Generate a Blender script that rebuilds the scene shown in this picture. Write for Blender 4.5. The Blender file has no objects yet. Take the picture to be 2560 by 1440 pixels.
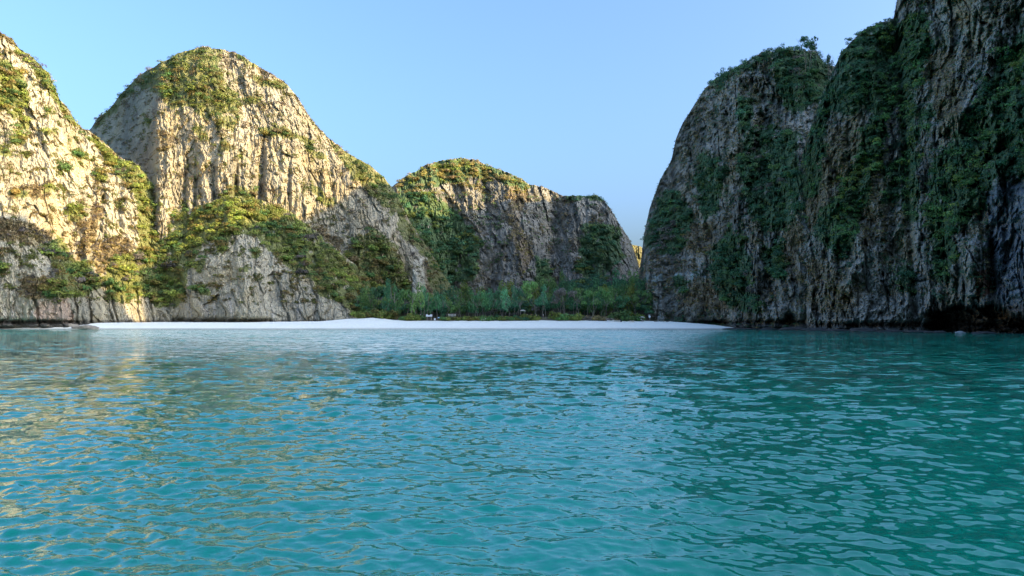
import bpy, math, random
import numpy as np

random.seed(7)
RNG = np.random.default_rng(11)
SC = bpy.context.scene
COL = SC.collection

# ------------------------------------------------------------------ camera, sky, sun, exposure
F = 1828.0          # focal length in photo pixels (photo 2560 wide)
CX, HY = 1280.0, 810.0
EYE = 2.5
cam_d = bpy.data.cameras.new('camera')
cam = bpy.data.objects.new('camera', cam_d)
COL.objects.link(cam)
cam.location = (0, 0, EYE)
cam.rotation_euler = (math.radians(90), 0, 0)
cam_d.sensor_width = 36.0
cam_d.lens = 36.0 * F / 2560.0
cam_d.shift_y = (HY - 720.0) / 2560.0
cam_d.clip_start = 0.2
cam_d.clip_end = 8000
SC.camera = cam

SUN_AZ = math.radians(112)      # clockwise from +Y (view direction): right and a little behind
SUN_EL = math.radians(20)
world = bpy.data.worlds.new('World')
SC.world = world
world.use_nodes = True
wn = world.node_tree
bg = wn.nodes['Background']
sky = wn.nodes.new('ShaderNodeTexSky')
sky.sky_type = 'NISHITA'
sky.sun_disc = False
sky.sun_elevation = SUN_EL
sky.sun_rotation = SUN_AZ
sky.air_density = 1.0
sky.dust_density = 7.2
sky.ozone_density = 5.8
wn.links.new(sky.outputs[0], bg.inputs[0])
bg.inputs[1].default_value = 0.15
sun_d = bpy.data.lights.new('sun', 'SUN')
sun_d.energy = 3.1
sun_d.angle = math.radians(0.5)
sun_d.color = (1.0, 0.72, 0.33)
sun = bpy.data.objects.new('sun', sun_d)
COL.objects.link(sun)
S = np.array([math.sin(SUN_AZ) * math.cos(SUN_EL), math.cos(SUN_AZ) * math.cos(SUN_EL), math.sin(SUN_EL)])
from mathutils import Vector, Matrix
sun.rotation_euler = Vector(S).to_track_quat('Z', 'Y').to_euler()
sun.location = (300, -100, 400)
SC.view_settings.view_transform = 'Standard'
SC.view_settings.look = 'None'
SC.view_settings.gamma = 1
SC.view_settings.exposure = 1.9
SC.view_settings.use_curve_mapping = False

# ------------------------------------------------------------------ helpers
def wx(px, D): return (px - CX) / F * D
def wz(py, D): return EYE + (HY - py) / F * D

def tag(o, label=None, cat=None, group=None, kind=None):
    if label: o['label'] = label
    if cat: o['category'] = cat
    if group: o['group'] = group
    if kind: o['kind'] = kind
    return o

_P = RNG.permutation(256).astype(np.int32)
_P = np.concatenate([_P, _P, _P])
_G = RNG.normal(size=(256, 3)).astype(np.float32)
_G /= np.linalg.norm(_G, axis=1)[:, None]

def perlin(x, y, z, seed=0):
    x = np.asarray(x, np.float32) + seed * 17.31
    y = np.asarray(y, np.float32) + seed * 5.77
    z = np.asarray(z, np.float32) + seed * 9.13
    x, y, z = np.broadcast_arrays(x, y, z)
    xi = np.floor(x).astype(np.int32); yi = np.floor(y).astype(np.int32); zi = np.floor(z).astype(np.int32)
    xf = x - xi; yf = y - yi; zf = z - zi
    u = xf * xf * xf * (xf * (xf * 6 - 15) + 10)
    v = yf * yf * yf * (yf * (yf * 6 - 15) + 10)
    w = zf * zf * zf * (zf * (zf * 6 - 15) + 10)
    xi &= 255; yi &= 255; zi &= 255
    out = 0
    for dx in (0, 1):
        a = _P[xi + dx]
        wu = u if dx else 1 - u
        for dy in (0, 1):
            b = _P[a + yi + dy]
            wv = v if dy else 1 - v
            for dz in (0, 1):
                h = _P[b + zi + dz]
                ww = w if dz else 1 - w
                g = _G[h]
                out = out + wu * wv * ww * (g[..., 0] * (xf - dx) + g[..., 1] * (yf - dy) + g[..., 2] * (zf - dz))
    return out * 1.5

def fbm(x, y, z, oct=4, seed=0, gain=0.5):
    r = 0; a = 1; s = 0
    for i in range(oct):
        r = r + a * perlin(x * 2 ** i, y * 2 ** i, z * 2 ** i, seed + i * 3)
        s += a; a *= gain
    return r / s

def worley(u, v, seed=0):
    """cell id noise: random value, tilt pair and edge distance of the nearest jittered cell"""
    u = np.asarray(u, np.float32); v = np.asarray(v, np.float32)
    ui = np.floor(u).astype(np.int32); vi = np.floor(v).astype(np.int32)
    f1 = np.full(u.shape, 9.0, np.float32); f2 = f1.copy(); h1 = np.zeros(u.shape, np.int32); cu = np.zeros_like(f1); cv = np.zeros_like(f1)
    for du in (-1, 0, 1):
        for dv in (-1, 0, 1):
            a = ui + du; b = vi + dv
            h = _P[_P[(a + seed * 37) & 255] + ((b + seed * 11) & 255)]
            pu = a + h / 255.0; pv = b + _P[h + 13] / 255.0
            d = (pu - u) ** 2 + (pv - v) ** 2
            m = d < f1
            f2 = np.where(m, f1, np.minimum(f2, d)); f1 = np.where(m, d, f1); h1 = np.where(m, h, h1)
            cu = np.where(m, u - pu, cu); cv = np.where(m, v - pv, cv)
    return _P[h1 + 101] / 127.5 - 1, (_P[h1 + 7] / 127.5 - 1) * cu + (_P[h1 + 51] / 127.5 - 1) * cv, np.sqrt(f2) - np.sqrt(f1)

def ss(a, b, x):
    t = np.clip((x - a) / (b - a), 0, 1)
    return t * t * (3 - 2 * t)

def inpoly(px, py, poly):
    r = np.zeros(px.shape, bool)
    n = len(poly); j = n - 1
    for i in range(n):
        xi, yi = poly[i]; xj, yj = poly[j]
        c = ((yi > py) != (yj > py)) & (px < (xj - xi) * (py - yi) / ((yj - yi) + 1e-9) + xi)
        r ^= c; j = i
    return r

def polymask(px, py, polys, warp=14, seed=40, sc=38.0):
    wxp = px + warp * 2.3 * fbm(px / sc, py / sc, 0.3, 5, seed, 0.65)
    wyp = py + warp * 2.3 * fbm(px / sc, py / sc, 7.7, 5, seed + 1, 0.65)
    m = np.zeros(px.shape, bool)
    for p in polys:
        m |= inpoly(wxp, wyp, p)
    if warp > 8: m &= fbm(px / 16, py / 20, 3.3, 4, seed + 7, 0.6) > -0.33
    return m.astype(np.float32)

def mesh_np(name, verts, faces, mat=None, col=None, smooth=True, attrs=None):
    """verts (N,3); faces (M,k) with constant k"""
    me = bpy.data.meshes.new(name)
    verts = np.ascontiguousarray(verts, np.float32); faces = np.ascontiguousarray(faces, np.int32)
    n, k = faces.shape
    me.vertices.add(len(verts)); me.vertices.foreach_set('co', verts.ravel())
    me.loops.add(n * k); me.loops.foreach_set('vertex_index', faces.ravel())
    me.polygons.add(n)
    me.polygons.foreach_set('loop_start', np.arange(0, n * k, k, dtype=np.int32))
    me.polygons.foreach_set('loop_total', np.full(n, k, np.int32))
    me.polygons.foreach_set('use_smooth', np.full(n, smooth, bool))
    if col is not None:
        a = me.attributes.new('Col', 'FLOAT_COLOR', 'POINT')
        c = np.ones((len(verts), 4), np.float32); c[:, :3] = col
        a.data.foreach_set('color', c.ravel())
    for nm, v in (attrs or {}).items():
        a = me.attributes.new(nm, 'FLOAT', 'POINT')
        a.data.foreach_set('value', np.ascontiguousarray(v, np.float32).ravel())
    me.update(calc_edges=True)
    if mat: me.materials.append(mat)
    return me

def link(name, me, parent=None, loc=None):
    o = bpy.data.objects.new(name, me)
    COL.objects.link(o)
    if parent: o.parent = parent
    if loc is not None: o.location = loc
    return o

def empty(name, loc, rz=0):
    o = bpy.data.objects.new(name, None); COL.objects.link(o)
    o.location = loc; o.rotation_euler.z = rz; o.empty_display_size = 0.3
    return o

class MB:
    """collects simple solids into one mesh"""
    def __init__(s): s.v = []; s.f = []
    def box(s, c, d, rz=0, rx=0):
        M = Matrix.Rotation(rz, 3, 'Z') @ Matrix.Rotation(rx, 3, 'X')
        b = len(s.v)
        for x in (-.5, .5):
            for y in (-.5, .5):
                for z in (-.5, .5):
                    p = M @ Vector((x * d[0], y * d[1], z * d[2])); s.v.append((p.x + c[0], p.y + c[1], p.z + c[2]))
        for q in ((0, 1, 3, 2), (4, 6, 7, 5), (0, 4, 5, 1), (2, 3, 7, 6), (0, 2, 6, 4), (1, 5, 7, 3)):
            s.f.append(tuple(b + i for i in q))
        return s
    def tube(s, pts, rad, n=6):
        b = len(s.v); pts = [Vector(p) for p in pts]
        for i, p in enumerate(pts):
            t = (pts[min(i + 1, len(pts) - 1)] - pts[max(i - 1, 0)]).normalized()
            a = t.orthogonal().normalized(); c = t.cross(a)
            for k in range(n):
                w = 2 * math.pi * k / n
                q = p + (a * math.cos(w) + c * math.sin(w)) * rad[i]; s.v.append(tuple(q))
        for i in range(len(pts) - 1):
            for k in range(n):
                k2 = (k + 1) % n
                s.f.append((b + i * n + k, b + i * n + k2, b + (i + 1) * n + k2, b + (i + 1) * n + k))
        s.f.append(tuple(b + k for k in range(n))[::-1]); s.f.append(tuple(b + (len(pts) - 1) * n + k for k in range(n)))
        return s
    def prism(s, prof, y0, y1):
        b = len(s.v); n = len(prof)
        for y in (y0, y1):
            for (x, z) in prof: s.v.append((x, y, z))
        for k in range(n):
            k2 = (k + 1) % n; s.f.append((b + k, b + k2, b + n + k2, b + n + k))
        s.f.append(tuple(b + k for k in range(n))[::-1]); s.f.append(tuple(b + n + k for k in range(n)))
        return s
    def mesh(s, name, mat, smooth=False):
        me = bpy.data.meshes.new(name); me.from_pydata(s.v, [], s.f); me.materials.append(mat)
        if smooth: me.polygons.foreach_set('use_smooth', [True] * len(me.polygons))
        me.update(); return me
    def build(s, name, mat, parent=None, smooth=False):
        return link(name, s.mesh(name, mat, smooth), parent)

# ------------------------------------------------------------------ materials
def newmat(name):
    m = bpy.data.materials.new(name); m.use_nodes = True
    nt = m.node_tree; b = nt.nodes['Principled BSDF']
    return m, nt, b

def nd(nt, t, **kw):
    n = nt.nodes.new(t)
    for k, v in kw.items(): setattr(n, k, v)
    return n

def vmath(nt, op, a, b=None, s=None):
    n = nd(nt, 'ShaderNodeVectorMath', operation=op)
    for i, v in enumerate((a, b)):
        if v is None: continue
        if isinstance(v, (tuple, list)): n.inputs[i].default_value = v
        else: nt.links.new(v, n.inputs[i])
    if s is not None:
        if isinstance(s, float): n.inputs['Scale'].default_value = s
        else: nt.links.new(s, n.inputs['Scale'])
    return n

def fmath(nt, op, a, b=0.0, clamp=False):
    n = nd(nt, 'ShaderNodeMath', operation=op, use_clamp=clamp)
    for i, v in enumerate((a, b)):
        if isinstance(v, (float, int)): n.inputs[i].default_value = v
        else: nt.links.new(v, n.inputs[i])
    return n.outputs[0]

def rock_material(name, vs=0.25, bump=1.0, var=0.35, rough=0.95):
    m, nt, b = newmat(name)
    at = nd(nt, 'ShaderNodeAttribute', attribute_name='Col')
    tc = nd(nt, 'ShaderNodeTexCoord')
    sc1 = vmath(nt, 'MULTIPLY', tc.outputs['Object'], (1.0, 1.0, vs))
    n1 = nd(nt, 'ShaderNodeTexNoise'); n1.inputs['Scale'].default_value = 0.9; n1.inputs['Detail'].default_value = 6; n1.inputs['Roughness'].default_value = 0.65
    nt.links.new(sc1.outputs[0], n1.inputs['Vector'])
    n2 = nd(nt, 'ShaderNodeTexVoronoi', feature='DISTANCE_TO_EDGE'); n2.inputs['Scale'].default_value = 0.35
    nt.links.new(sc1.outputs[0], n2.inputs['Vector'])
    r = nd(nt, 'ShaderNodeMapRange'); r.inputs[1].default_value = 0.3; r.inputs[2].default_value = 0.7
    r.inputs[3].default_value = 1 - var; r.inputs[4].default_value = 1 + var
    nt.links.new(n1.outputs['Fac'], r.inputs[0])
    mu = vmath(nt, 'SCALE', at.outputs['Color'], s=r.outputs[0])
    nt.links.new(mu.outputs[0], b.inputs['Base Color'])
    b.inputs['Roughness'].default_value = rough
    b.inputs['Specular IOR Level'].default_value = 0.15
    cr = fmath(nt, 'MULTIPLY', fmath(nt, 'SUBTRACT', 0.12, n2.outputs['Distance'], clamp=True), -2.5)
    h = fmath(nt, 'ADD', n1.outputs['Fac'], cr)
    bp = nd(nt, 'ShaderNodeBump'); bp.inputs['Strength'].default_value = 0.8; bp.inputs['Distance'].default_value = bump
    nt.links.new(h, bp.inputs['Height']); nt.links.new(bp.outputs[0], b.inputs['Normal'])
    return m

def leaf_material(name, trans=0.4):
    m, nt, b = newmat(name)
    at = nd(nt, 'ShaderNodeAttribute', attribute_name='Col')
    oi = nd(nt, 'ShaderNodeObjectInfo')
    hs = nd(nt, 'ShaderNodeHueSaturation')
    r = nd(nt, 'ShaderNodeMapRange'); r.inputs[3].default_value = 0.475; r.inputs[4].default_value = 0.515
    nt.links.new(oi.outputs['Random'], r.inputs[0]); nt.links.new(r.outputs[0], hs.inputs['Hue'])
    w = nd(nt, 'ShaderNodeTexWhiteNoise', noise_dimensions='1D'); nt.links.new(oi.outputs['Random'], w.inputs['W'])
    r2 = nd(nt, 'ShaderNodeMapRange'); r2.inputs[3].default_value = 0.75; r2.inputs[4].default_value = 1.25
    nt.links.new(w.outputs['Value'], r2.inputs[0]); nt.links.new(r2.outputs[0], hs.inputs['Value'])
    mul = nd(nt, 'ShaderNodeMix', data_type='RGBA', blend_type='MULTIPLY'); mul.inputs[0].default_value = 1.0
    nt.links.new(at.outputs['Color'], mul.inputs[6]); nt.links.new(oi.outputs['Color'], mul.inputs[7])
    nt.links.new(mul.outputs[2], hs.inputs['Color'])
    nt.links.new(hs.outputs[0], b.inputs['Base Color'])
    b.inputs['Roughness'].default_value = 0.6; b.inputs['Specular IOR Level'].default_value = 0.25
    tr = nd(nt, 'ShaderNodeBsdfTranslucent'); nt.links.new(hs.outputs[0], tr.inputs[0])
    mx = nd(nt, 'ShaderNodeMixShader'); mx.inputs[0].default_value = trans
    nt.links.new(b.outputs[0], mx.inputs[1]); nt.links.new(tr.outputs[0], mx.inputs[2])
    nt.links.new(mx.outputs[0], nt.nodes['Material Output'].inputs[0])
    return m

def plain(name, c, rough=0.8, var=0.2, scale=3.0):
    m, nt, b = newmat(name)
    tc = nd(nt, 'ShaderNodeTexCoord')
    n1 = nd(nt, 'ShaderNodeTexNoise'); n1.inputs['Scale'].default_value = scale; n1.inputs['Detail'].default_value = 5
    nt.links.new(tc.outputs['Object'], n1.inputs['Vector'])
    r = nd(nt, 'ShaderNodeMapRange'); r.inputs[3].default_value = 1 - var; r.inputs[4].default_value = 1 + var
    nt.links.new(n1.outputs['Fac'], r.inputs[0])
    mu = vmath(nt, 'SCALE', tuple(c), s=r.outputs[0])
    nt.links.new(mu.outputs[0], b.inputs['Base Color'])
    b.inputs['Roughness'].default_value = rough
    return m

M_ROCK = rock_material('limestone')
M_LEAF = leaf_material('foliage')
M_BARK = plain('pale_bark', (0.26, 0.23, 0.18), var=0.35)
M_DARKBARK = plain('grey_bark', (0.13, 0.11, 0.09), var=0.3)
M_WHITE = plain('white_paint', (0.78, 0.78, 0.76), 0.5, 0.06)
M_WOOD = plain('weathered_wood', (0.30, 0.25, 0.19), 0.8, 0.3)
M_DARKWOOD = plain('dark_wood', (0.07, 0.055, 0.045), 0.8, 0.3)
M_THATCH = plain('dry_thatch', (0.33, 0.29, 0.2), 0.95, 0.35, 8)
M_BLACK = plain('black_plastic', (0.02, 0.02, 0.022), 0.5, 0.2)
M_TEAL = plain('teal_paint', (0.25, 0.55, 0.6), 0.5, 0.1)
M_SKIN = plain('skin', (0.42, 0.26, 0.18), 0.6, 0.05)
M_HAIR = plain('dark_hair', (0.03, 0.02, 0.015), 0.6, 0.1)
M_RED = plain('red_cloth', (0.45, 0.12, 0.1), 0.9, 0.1)
M_PALECLOTH = plain('pale_cloth', (0.7, 0.68, 0.64), 0.9, 0.1)
M_NAVY = plain('navy_cloth', (0.04, 0.05, 0.1), 0.9, 0.1)
M_SIGNBLUE = plain('pale_blue_paint', (0.35, 0.5, 0.6), 0.5, 0.1)

# ------------------------------------------------------------------ foliage generator
GREEN = np.array([0.072, 0.135, 0.040]); DEEP = np.array([0.040, 0.100, 0.046]); OLIVE = np.array([0.135, 0.170, 0.036])
YEL = np.array([0.22, 0.185, 0.050]); DRY = np.array([0.22, 0.18, 0.080]); GREY = np.array([0.17, 0.150, 0.120])
TEALG = np.array([0.052, 0.135, 0.060]); ORNG = np.array([0.16, 0.145, 0.04])

def leaves(C, R, squash, n, colr, size=0.24, rng=RNG, nrm=None, lump=0.35):
    """C (N,3) centres, R (N,), squash (N,), n leaves each, colr (N,3) -> verts, faces, cols (one triangle per leaf)"""
    N = len(C)
    d = rng.normal(size=(N, n, 3)); d[..., 2] = np.abs(d[..., 2]) * 1.1 - 0.35
    if nrm is not None: d += nrm[:, None, :] * 0.9
    d /= np.linalg.norm(d, axis=2)[..., None]
    # lumps: each bush has several lobes
    k = 6
    lob = rng.normal(size=(N, k, 3)); lob[..., 2] = np.abs(lob[..., 2]); lob /= np.linalg.norm(lob, axis=2)[..., None]
    near = np.einsum('nic,nkc->nik', d, lob).max(axis=2)
    rr = (1 - lump) + lump * ss(0.5, 1.0, near)
    rr = rr * rng.uniform(0.72, 1.05, (N, n))
    P = d * rr[..., None] * R[:, None, None]
    P[..., 2] *= squash[:, None]
    P += C[:, None, :]
    nn = d * 1.2 + rng.normal(size=(N, n, 3)) * 0.38; nn[..., 2] += 0.3
    nn /= np.linalg.norm(nn, axis=2)[..., None]
    a = np.cross(nn, rng.normal(size=(N, n, 3))); a /= np.linalg.norm(a, axis=2)[..., None] + 1e-9
    b = np.cross(nn, a)
    s = (size * R)[:, None] * rng.uniform(0.6, 1.35, (N, n))
    V = np.stack([P + a * s[..., None], P + (-0.5 * a + 0.8 * b) * s[..., None], P + (-0.5 * a - 0.8 * b) * s[..., None]], axis=2)
    c = colr[:, None, :] * rng.uniform(0.65, 1.4, (N, n, 1)) * (1 + rng.normal(size=(N, n, 3)) * 0.06)
    c = np.clip(c, 0.004, 1)
    c = np.repeat(c[:, :, None, :], 3, axis=2)
    V = V.reshape(-1, 3); c = c.reshape(-1, 3)
    Fc = np.arange(len(V)).reshape(-1, 3)
    return V, Fc, c

def cat_geo(gs):
    V = []; Fc = []; c = []; o = 0
    for v, f, k in gs:
        V.append(v); Fc.append(f + o); c.append(k); o += len(v)
    return np.concatenate(V), np.concatenate(Fc), np.concatenate(c)

# ------------------------------------------------------------------ cliff shells
CLIFFS = {}
def shell(name, sil, base, back, step=2.5, xr=None, wide=None, zb=-2.0, gexp=1.6, depthfn=None, colfn=None,
          ny=None, silrough=3.0, seed=0, backd=60.0, amp=1.0, vs=0.3, label=None):
    sx, sy = zip(*sil); bx, bd = zip(*base); kx, kd = zip(*back)
    x0, x1 = xr
    px = np.arange(x0, x1 + step * .5, step)
    if wide: px = np.concatenate([np.array(wide[0], float), px, np.array(wide[1], float)])
    py_s = np.interp(px, sx, sy)
    py_s = py_s + silrough * (fbm(px / 34.0, 0.5, seed, 5, seed, 0.72) * 3.0)
    D0 = np.interp(px, bx, bd); DB = np.interp(px, kx, kd)
    ny = ny or int((HY - py_s.min()) / 2.6)
    v = np.linspace(0, 1, ny)[None, :]
    PX = np.repeat(px[:, None], ny, 1)
    pyb = HY + F * (EYE - zb) / D0
    PY = pyb[:, None] + (py_s - pyb)[:, None] * v
    D = D0[:, None] + DB[:, None] * v ** gexp
    if depthfn is not None: D = D + depthfn(PX, PY, v + 0 * PX)
    X = wx(PX, D); Z = wz(PY, D)
    # distance along the foot of the cliff, and how obliquely each stretch of it is seen
    bx0 = wx(px, D0); seg = np.hypot(np.diff(bx0), np.diff(D0)); U = np.concatenate([[0], np.cumsum(seg)])
    tx = np.gradient(bx0); ty = np.gradient(D0); tl_ = np.hypot(tx, ty) + 1e-9
    k_ = np.ones(41) / 41
    tx = np.convolve(np.pad(tx / tl_, 20, 'edge'), k_, 'valid'); ty = np.convolve(np.pad(ty / tl_, 20, 'edge'), k_, 'valid')
    rx = bx0 / np.hypot(bx0, D0); ry = D0 / np.hypot(bx0, D0)
    cosv = np.abs(rx * -ty + ry * tx) / np.hypot(tx, ty)
    obl = (1 / np.clip(cosv, 0.42, 1))[:, None]
    U = U[:, None] + 0 * X + 0.6 * (D - D0[:, None]) * 0.3
    # flutes, buttresses, ledges (in metres along the wall)
    wpx = U + 5 * perlin(U / 30, Z / 45, 1.3, seed + 3)
    big = fbm(wpx / 42, 0.7, Z / 110, 2, seed + 1) * 15
    fl = 0
    wpx = wpx + 1.6 * perlin(U / 7, 0.2, Z / 9, seed + 41)
    for s_, a_, k_ in ((17, 5.2, 1.0), (8, 3.0, 1.1), (3.7, 2.0, 1.0), (1.9, 1.3, 1.0), (1.0, .6, 1.0)):
        n_ = perlin(wpx / s_, 0.3 * s_, Z * vs / s_, seed + int(s_))
        fl = fl + a_ * (0.55 - 2 * np.abs(n_)) * k_
    crk = perlin(wpx / 5.5, 0.2, Z / 40, seed + 21)
    cracks = -2.6 * np.exp(-(crk / 0.06) ** 2) * (perlin(U / 25, 0, Z / 30, seed + 22) > -0.05)
    lump = fbm(U / 3.5, D / 9, Z / 8, 4, seed + 9, 0.72) * 2.2
    led = perlin(U / 60, 0.1, Z / 6.5, seed + 31) * 1.2 + perlin(U / 14, 0.1, Z / 2.2, seed + 32) * 0.6
    blk = 0
    for w_, h_, a_, q_ in ((7.5, 26, 2.0, 1), (2.8, 9, 1.1, 2), (1.3, 3.4, 0.55, 3)):
        rv, tl, ed = worley((wpx + 1.2 * perlin(U / 3, 0.1, Z / 4, seed + 60 + q_)) / w_, (Z + 0.12 * U * math.sin(seed)) / (h_ * (0.5 if vs > 0.5 else 1)), seed + q_)
        blk = blk + a_ * (rv * 0.7 + tl * 1.8) - a_ * 0.8 * np.exp(-(ed / 0.07) ** 2)
    disp = (big + (fl * 0.8 + blk + lump + led + cracks) * amp) * obl
    D = D - disp * ss(0, 0.03, v)
    X = wx(PX, D); Z = wz(PY, D)
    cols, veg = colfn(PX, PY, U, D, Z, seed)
    rim = (v > 0.982) & (fbm(U / 5, 0.3, 0.1, 3, seed + 70) > -0.12)
    veg = np.where(rim & (veg == 0), 3.0, veg)
    # back of the ridge
    nb = 8
    t = np.linspace(0, 1, nb + 1)[1:][None, :]
    Dk = D[:, -1:] + backd * t
    Zk = Z[:, -1:] * (1 - t ** 1.6) - 3 * t
    Xk = X[:, -1:] + 0 * Dk + (X[:, -1:] / D[:, -1:]) * (Dk - D[:, -1:])
    Xa = np.concatenate([X, Xk], 1); Ya = np.concatenate([D, Dk], 1); Za = np.concatenate([Z, Zk], 1)
    ca = np.concatenate([cols, np.repeat(cols[:, -1:, :], nb, 1)], 1)
    nx, nt_ = Xa.shape
    V = np.stack([Xa, Ya, Za], -1).reshape(-1, 3)
    i = np.arange(nx - 1)[:, None] * nt_ + np.arange(nt_ - 1)[None, :]
    Fc = np.stack([i, i + nt_, i + nt_ + 1, i + 1], -1).reshape(-1, 4)
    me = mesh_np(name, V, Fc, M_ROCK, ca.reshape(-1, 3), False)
    o = link(name, me)
    tag(o, label, None, None, 'structure')
    CLIFFS[name if name not in CLIFFS else name + str(len(CLIFFS))] = dict(PX=PX, PY=PY, X=X, Y=D, Z=Z, veg=veg, col=cols, seed=seed)
    return o

def mixc(a, b, t): return a * (1 - t[..., None]) + b * t[..., None]

def rockcol(PX, PY, X, Y, Z, seed, light, dark, warm, warmth=0.4):
    n1 = fbm(X / 14, Y / 40, Z / 55, 4, seed + 51)
    n2 = fbm(X / 3.2, Y / 12, Z / 22, 3, seed + 52)
    n3 = fbm(X / 26, Y / 26, Z / 30, 3, seed + 53)
    c = mixc(np.array(dark)[None, None], np.array(light)[None, None], ss(-0.45, 0.45, n1 + 0.9 * n2))
    c = mixc(c, np.array(warm)[None, None], ss(0.0, 0.5, n3) * warmth)
    return c

# ---- front left massif: sunlit cliff, wooded saddle, grey promontory
L1_VEG = [[(-90, 130), (20, 150), (60, 195), (75, 240), (60, 275), (35, 300), (0, 262), (-90, 250)],
          [(20, 82), (60, 108), (132, 182), (152, 250), (205, 312), (180, 312), (128, 245), (100, 190), (40, 130)],
          [(40, 292), (75, 300), (72, 325), (45, 330)], [(112, 268), (130, 266), (132, 288), (114, 286)], [(25, 335), (70, 340), (66, 362), (28, 360)],
          [(112, 318), (145, 326), (140, 342), (112, 338)], [(-10, 370), (30, 374), (25, 390), (-10, 385)],
          [(180, 375), (222, 380), (215, 396), (182, 392)], [(238, 430), (275, 436), (270, 460), (242, 455)], [(150, 410), (180, 418), (178, 432), (154, 428)],
          [(100, 460), (142, 462), (140, 482), (105, 480)], [(20, 472), (80, 478), (60, 495), (24, 492)],
          [(170, 520), (210, 516), (205, 560), (170, 552)],
          [(205, 322), (240, 345), (300, 392), (345, 410), (375, 452), (440, 492), (480, 522), (520, 508), (560, 486), (620, 490), (700, 512), (748, 548), (800, 588), (860, 638), (920, 688), (1040, 745), (1040, 800), (885, 792), (850, 755), (800, 742), (788, 700), (735, 680), (700, 640), (662, 612), (650, 590), (560, 584), (522, 600), (484, 640), (462, 690), (470, 720), (452, 762), (405, 772), (370, 742), (335, 745), (300, 762), (268, 750), (258, 700), (272, 650), (330, 640), (352, 600), (345, 540), (335, 490), (290, 430), (240, 370)],
          [(105, 612), (150, 590), (182, 640), (232, 672), (252, 715), (205, 742), (120, 752), (108, 722), (138, 700), (132, 660)],
          [(538, 560), (580, 590), (560, 640), (545, 620)], [(470, 655), (510, 650), (500, 680)], [(495, 722), (522, 722), (518, 740), (498, 738)],
          [(625, 622), (660, 622), (650, 645), (630, 642)], [(-60, 650), (20, 656), (18, 684), (-60, 690)], [(598, 668), (625, 664), (620, 684)]]
L1_DRY = [[(270, 370), (345, 412), (375, 460), (360, 520), (330, 470), (290, 440)], [(-60, 545), (60, 556), (140, 590), (120, 612), (30, 604), (-60, 600)],
          [(195, 560), (250, 500), (262, 520), (220, 640), (190, 650)], [(40, 470), (140, 455), (130, 490), (20, 500)], [(230, 600), (340, 600), (300, 660), (240, 690)],
          [(60, 690), (130, 690), (120, 745), (50, 740)]]
def col_L1(PX, PY, X, Y, Z, seed):
    c = rockcol(PX, PY, X, Y, Z, seed, (0.43, 0.385, 0.275), (0.28, 0.255, 0.185), (0.40, 0.315, 0.16), 0.55)
    low = ss(700, 790, PY)
    stre = ss(0.1, 0.5, fbm(X / 2.2, 0.3, Z / 40, 3, 77))
    c = mixc(c, np.array([0.48, 0.44, 0.38])[None, None], 0.55 * low * stre)
    pink = polymask(PX, PY, [[(90, 755), (165, 735), (185, 790), (180, 810), (85, 808)]], 8)
    c = mixc(c, np.array([0.40, 0.29, 0.21])[None, None], pink * 0.75)
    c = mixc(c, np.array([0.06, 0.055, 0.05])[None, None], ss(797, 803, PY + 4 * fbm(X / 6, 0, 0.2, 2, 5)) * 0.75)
    veg = polymask(PX, PY, L1_VEG, 9)
    dry = polymask(PX, PY, L1_DRY, 12, 61)
    sp = ((fbm(X / 5, Y / 9, Z / 4, 4, 91) > 0.14) & (PY < 760)).astype(np.float32)
    vt = np.where(veg > 0, 1.0, np.where(dry > 0, 2.0, np.where(sp > 0, 3.0, 0.0)))
    c = mixc(c, np.array([0.15, 0.165, 0.05])[None, None], veg * 0.9)
    c = mixc(c, np.array([0.26, 0.20, 0.09])[None, None], dry * 0.75 * (1 - veg))
    return c, vt

def dep_L1(PX, PY, v):
    d = 0
    d = d + 12 * np.exp(-((PX - 400) / 60) ** 2) * (1 - 0.4 * v)           # wooded gully
    d = d - 12 * np.exp(-((PX - 600) / 110) ** 2) * (1 - v) ** 0.5         # promontory nose
    d = d + 40 * ss(870, 960, PX) * (1 - v)
    d = d - 8 * np.exp(-((PX - 150) / 80) ** 2) * ss(640, 700, PY)
    # wave-cut notch under the promontory
    n = np.exp(-((PY - 801) / 7.0) ** 2) * (ss(420, 450, PX) - ss(640, 700, PX)) * 9
    n = n + np.exp(-((PY - 806) / 6.0) ** 2) * (1 - ss(130, 260, PX)) * 5
    # hollow
    n = n + 9 * np.exp(-((PX - 257) / 7) ** 2 - ((PY - 500) / 14) ** 2)
    # crevices in the lower grey wall
    for cx_, w_, t_ in ((92, 4, 760), (190, 5, 740), (225, 4, 735), (286, 3, 750), (345, 4, 735), (378, 5, 745)):
        n = n + 3.5 * np.exp(-((PX - cx_ - 0.12 * (PY - 770) - 5 * perlin(PY / 14, cx_, 0.3, 2)) / (w_ * .7)) ** 2) * ss(t_ - 20, t_, PY)
    return d + n

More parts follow.
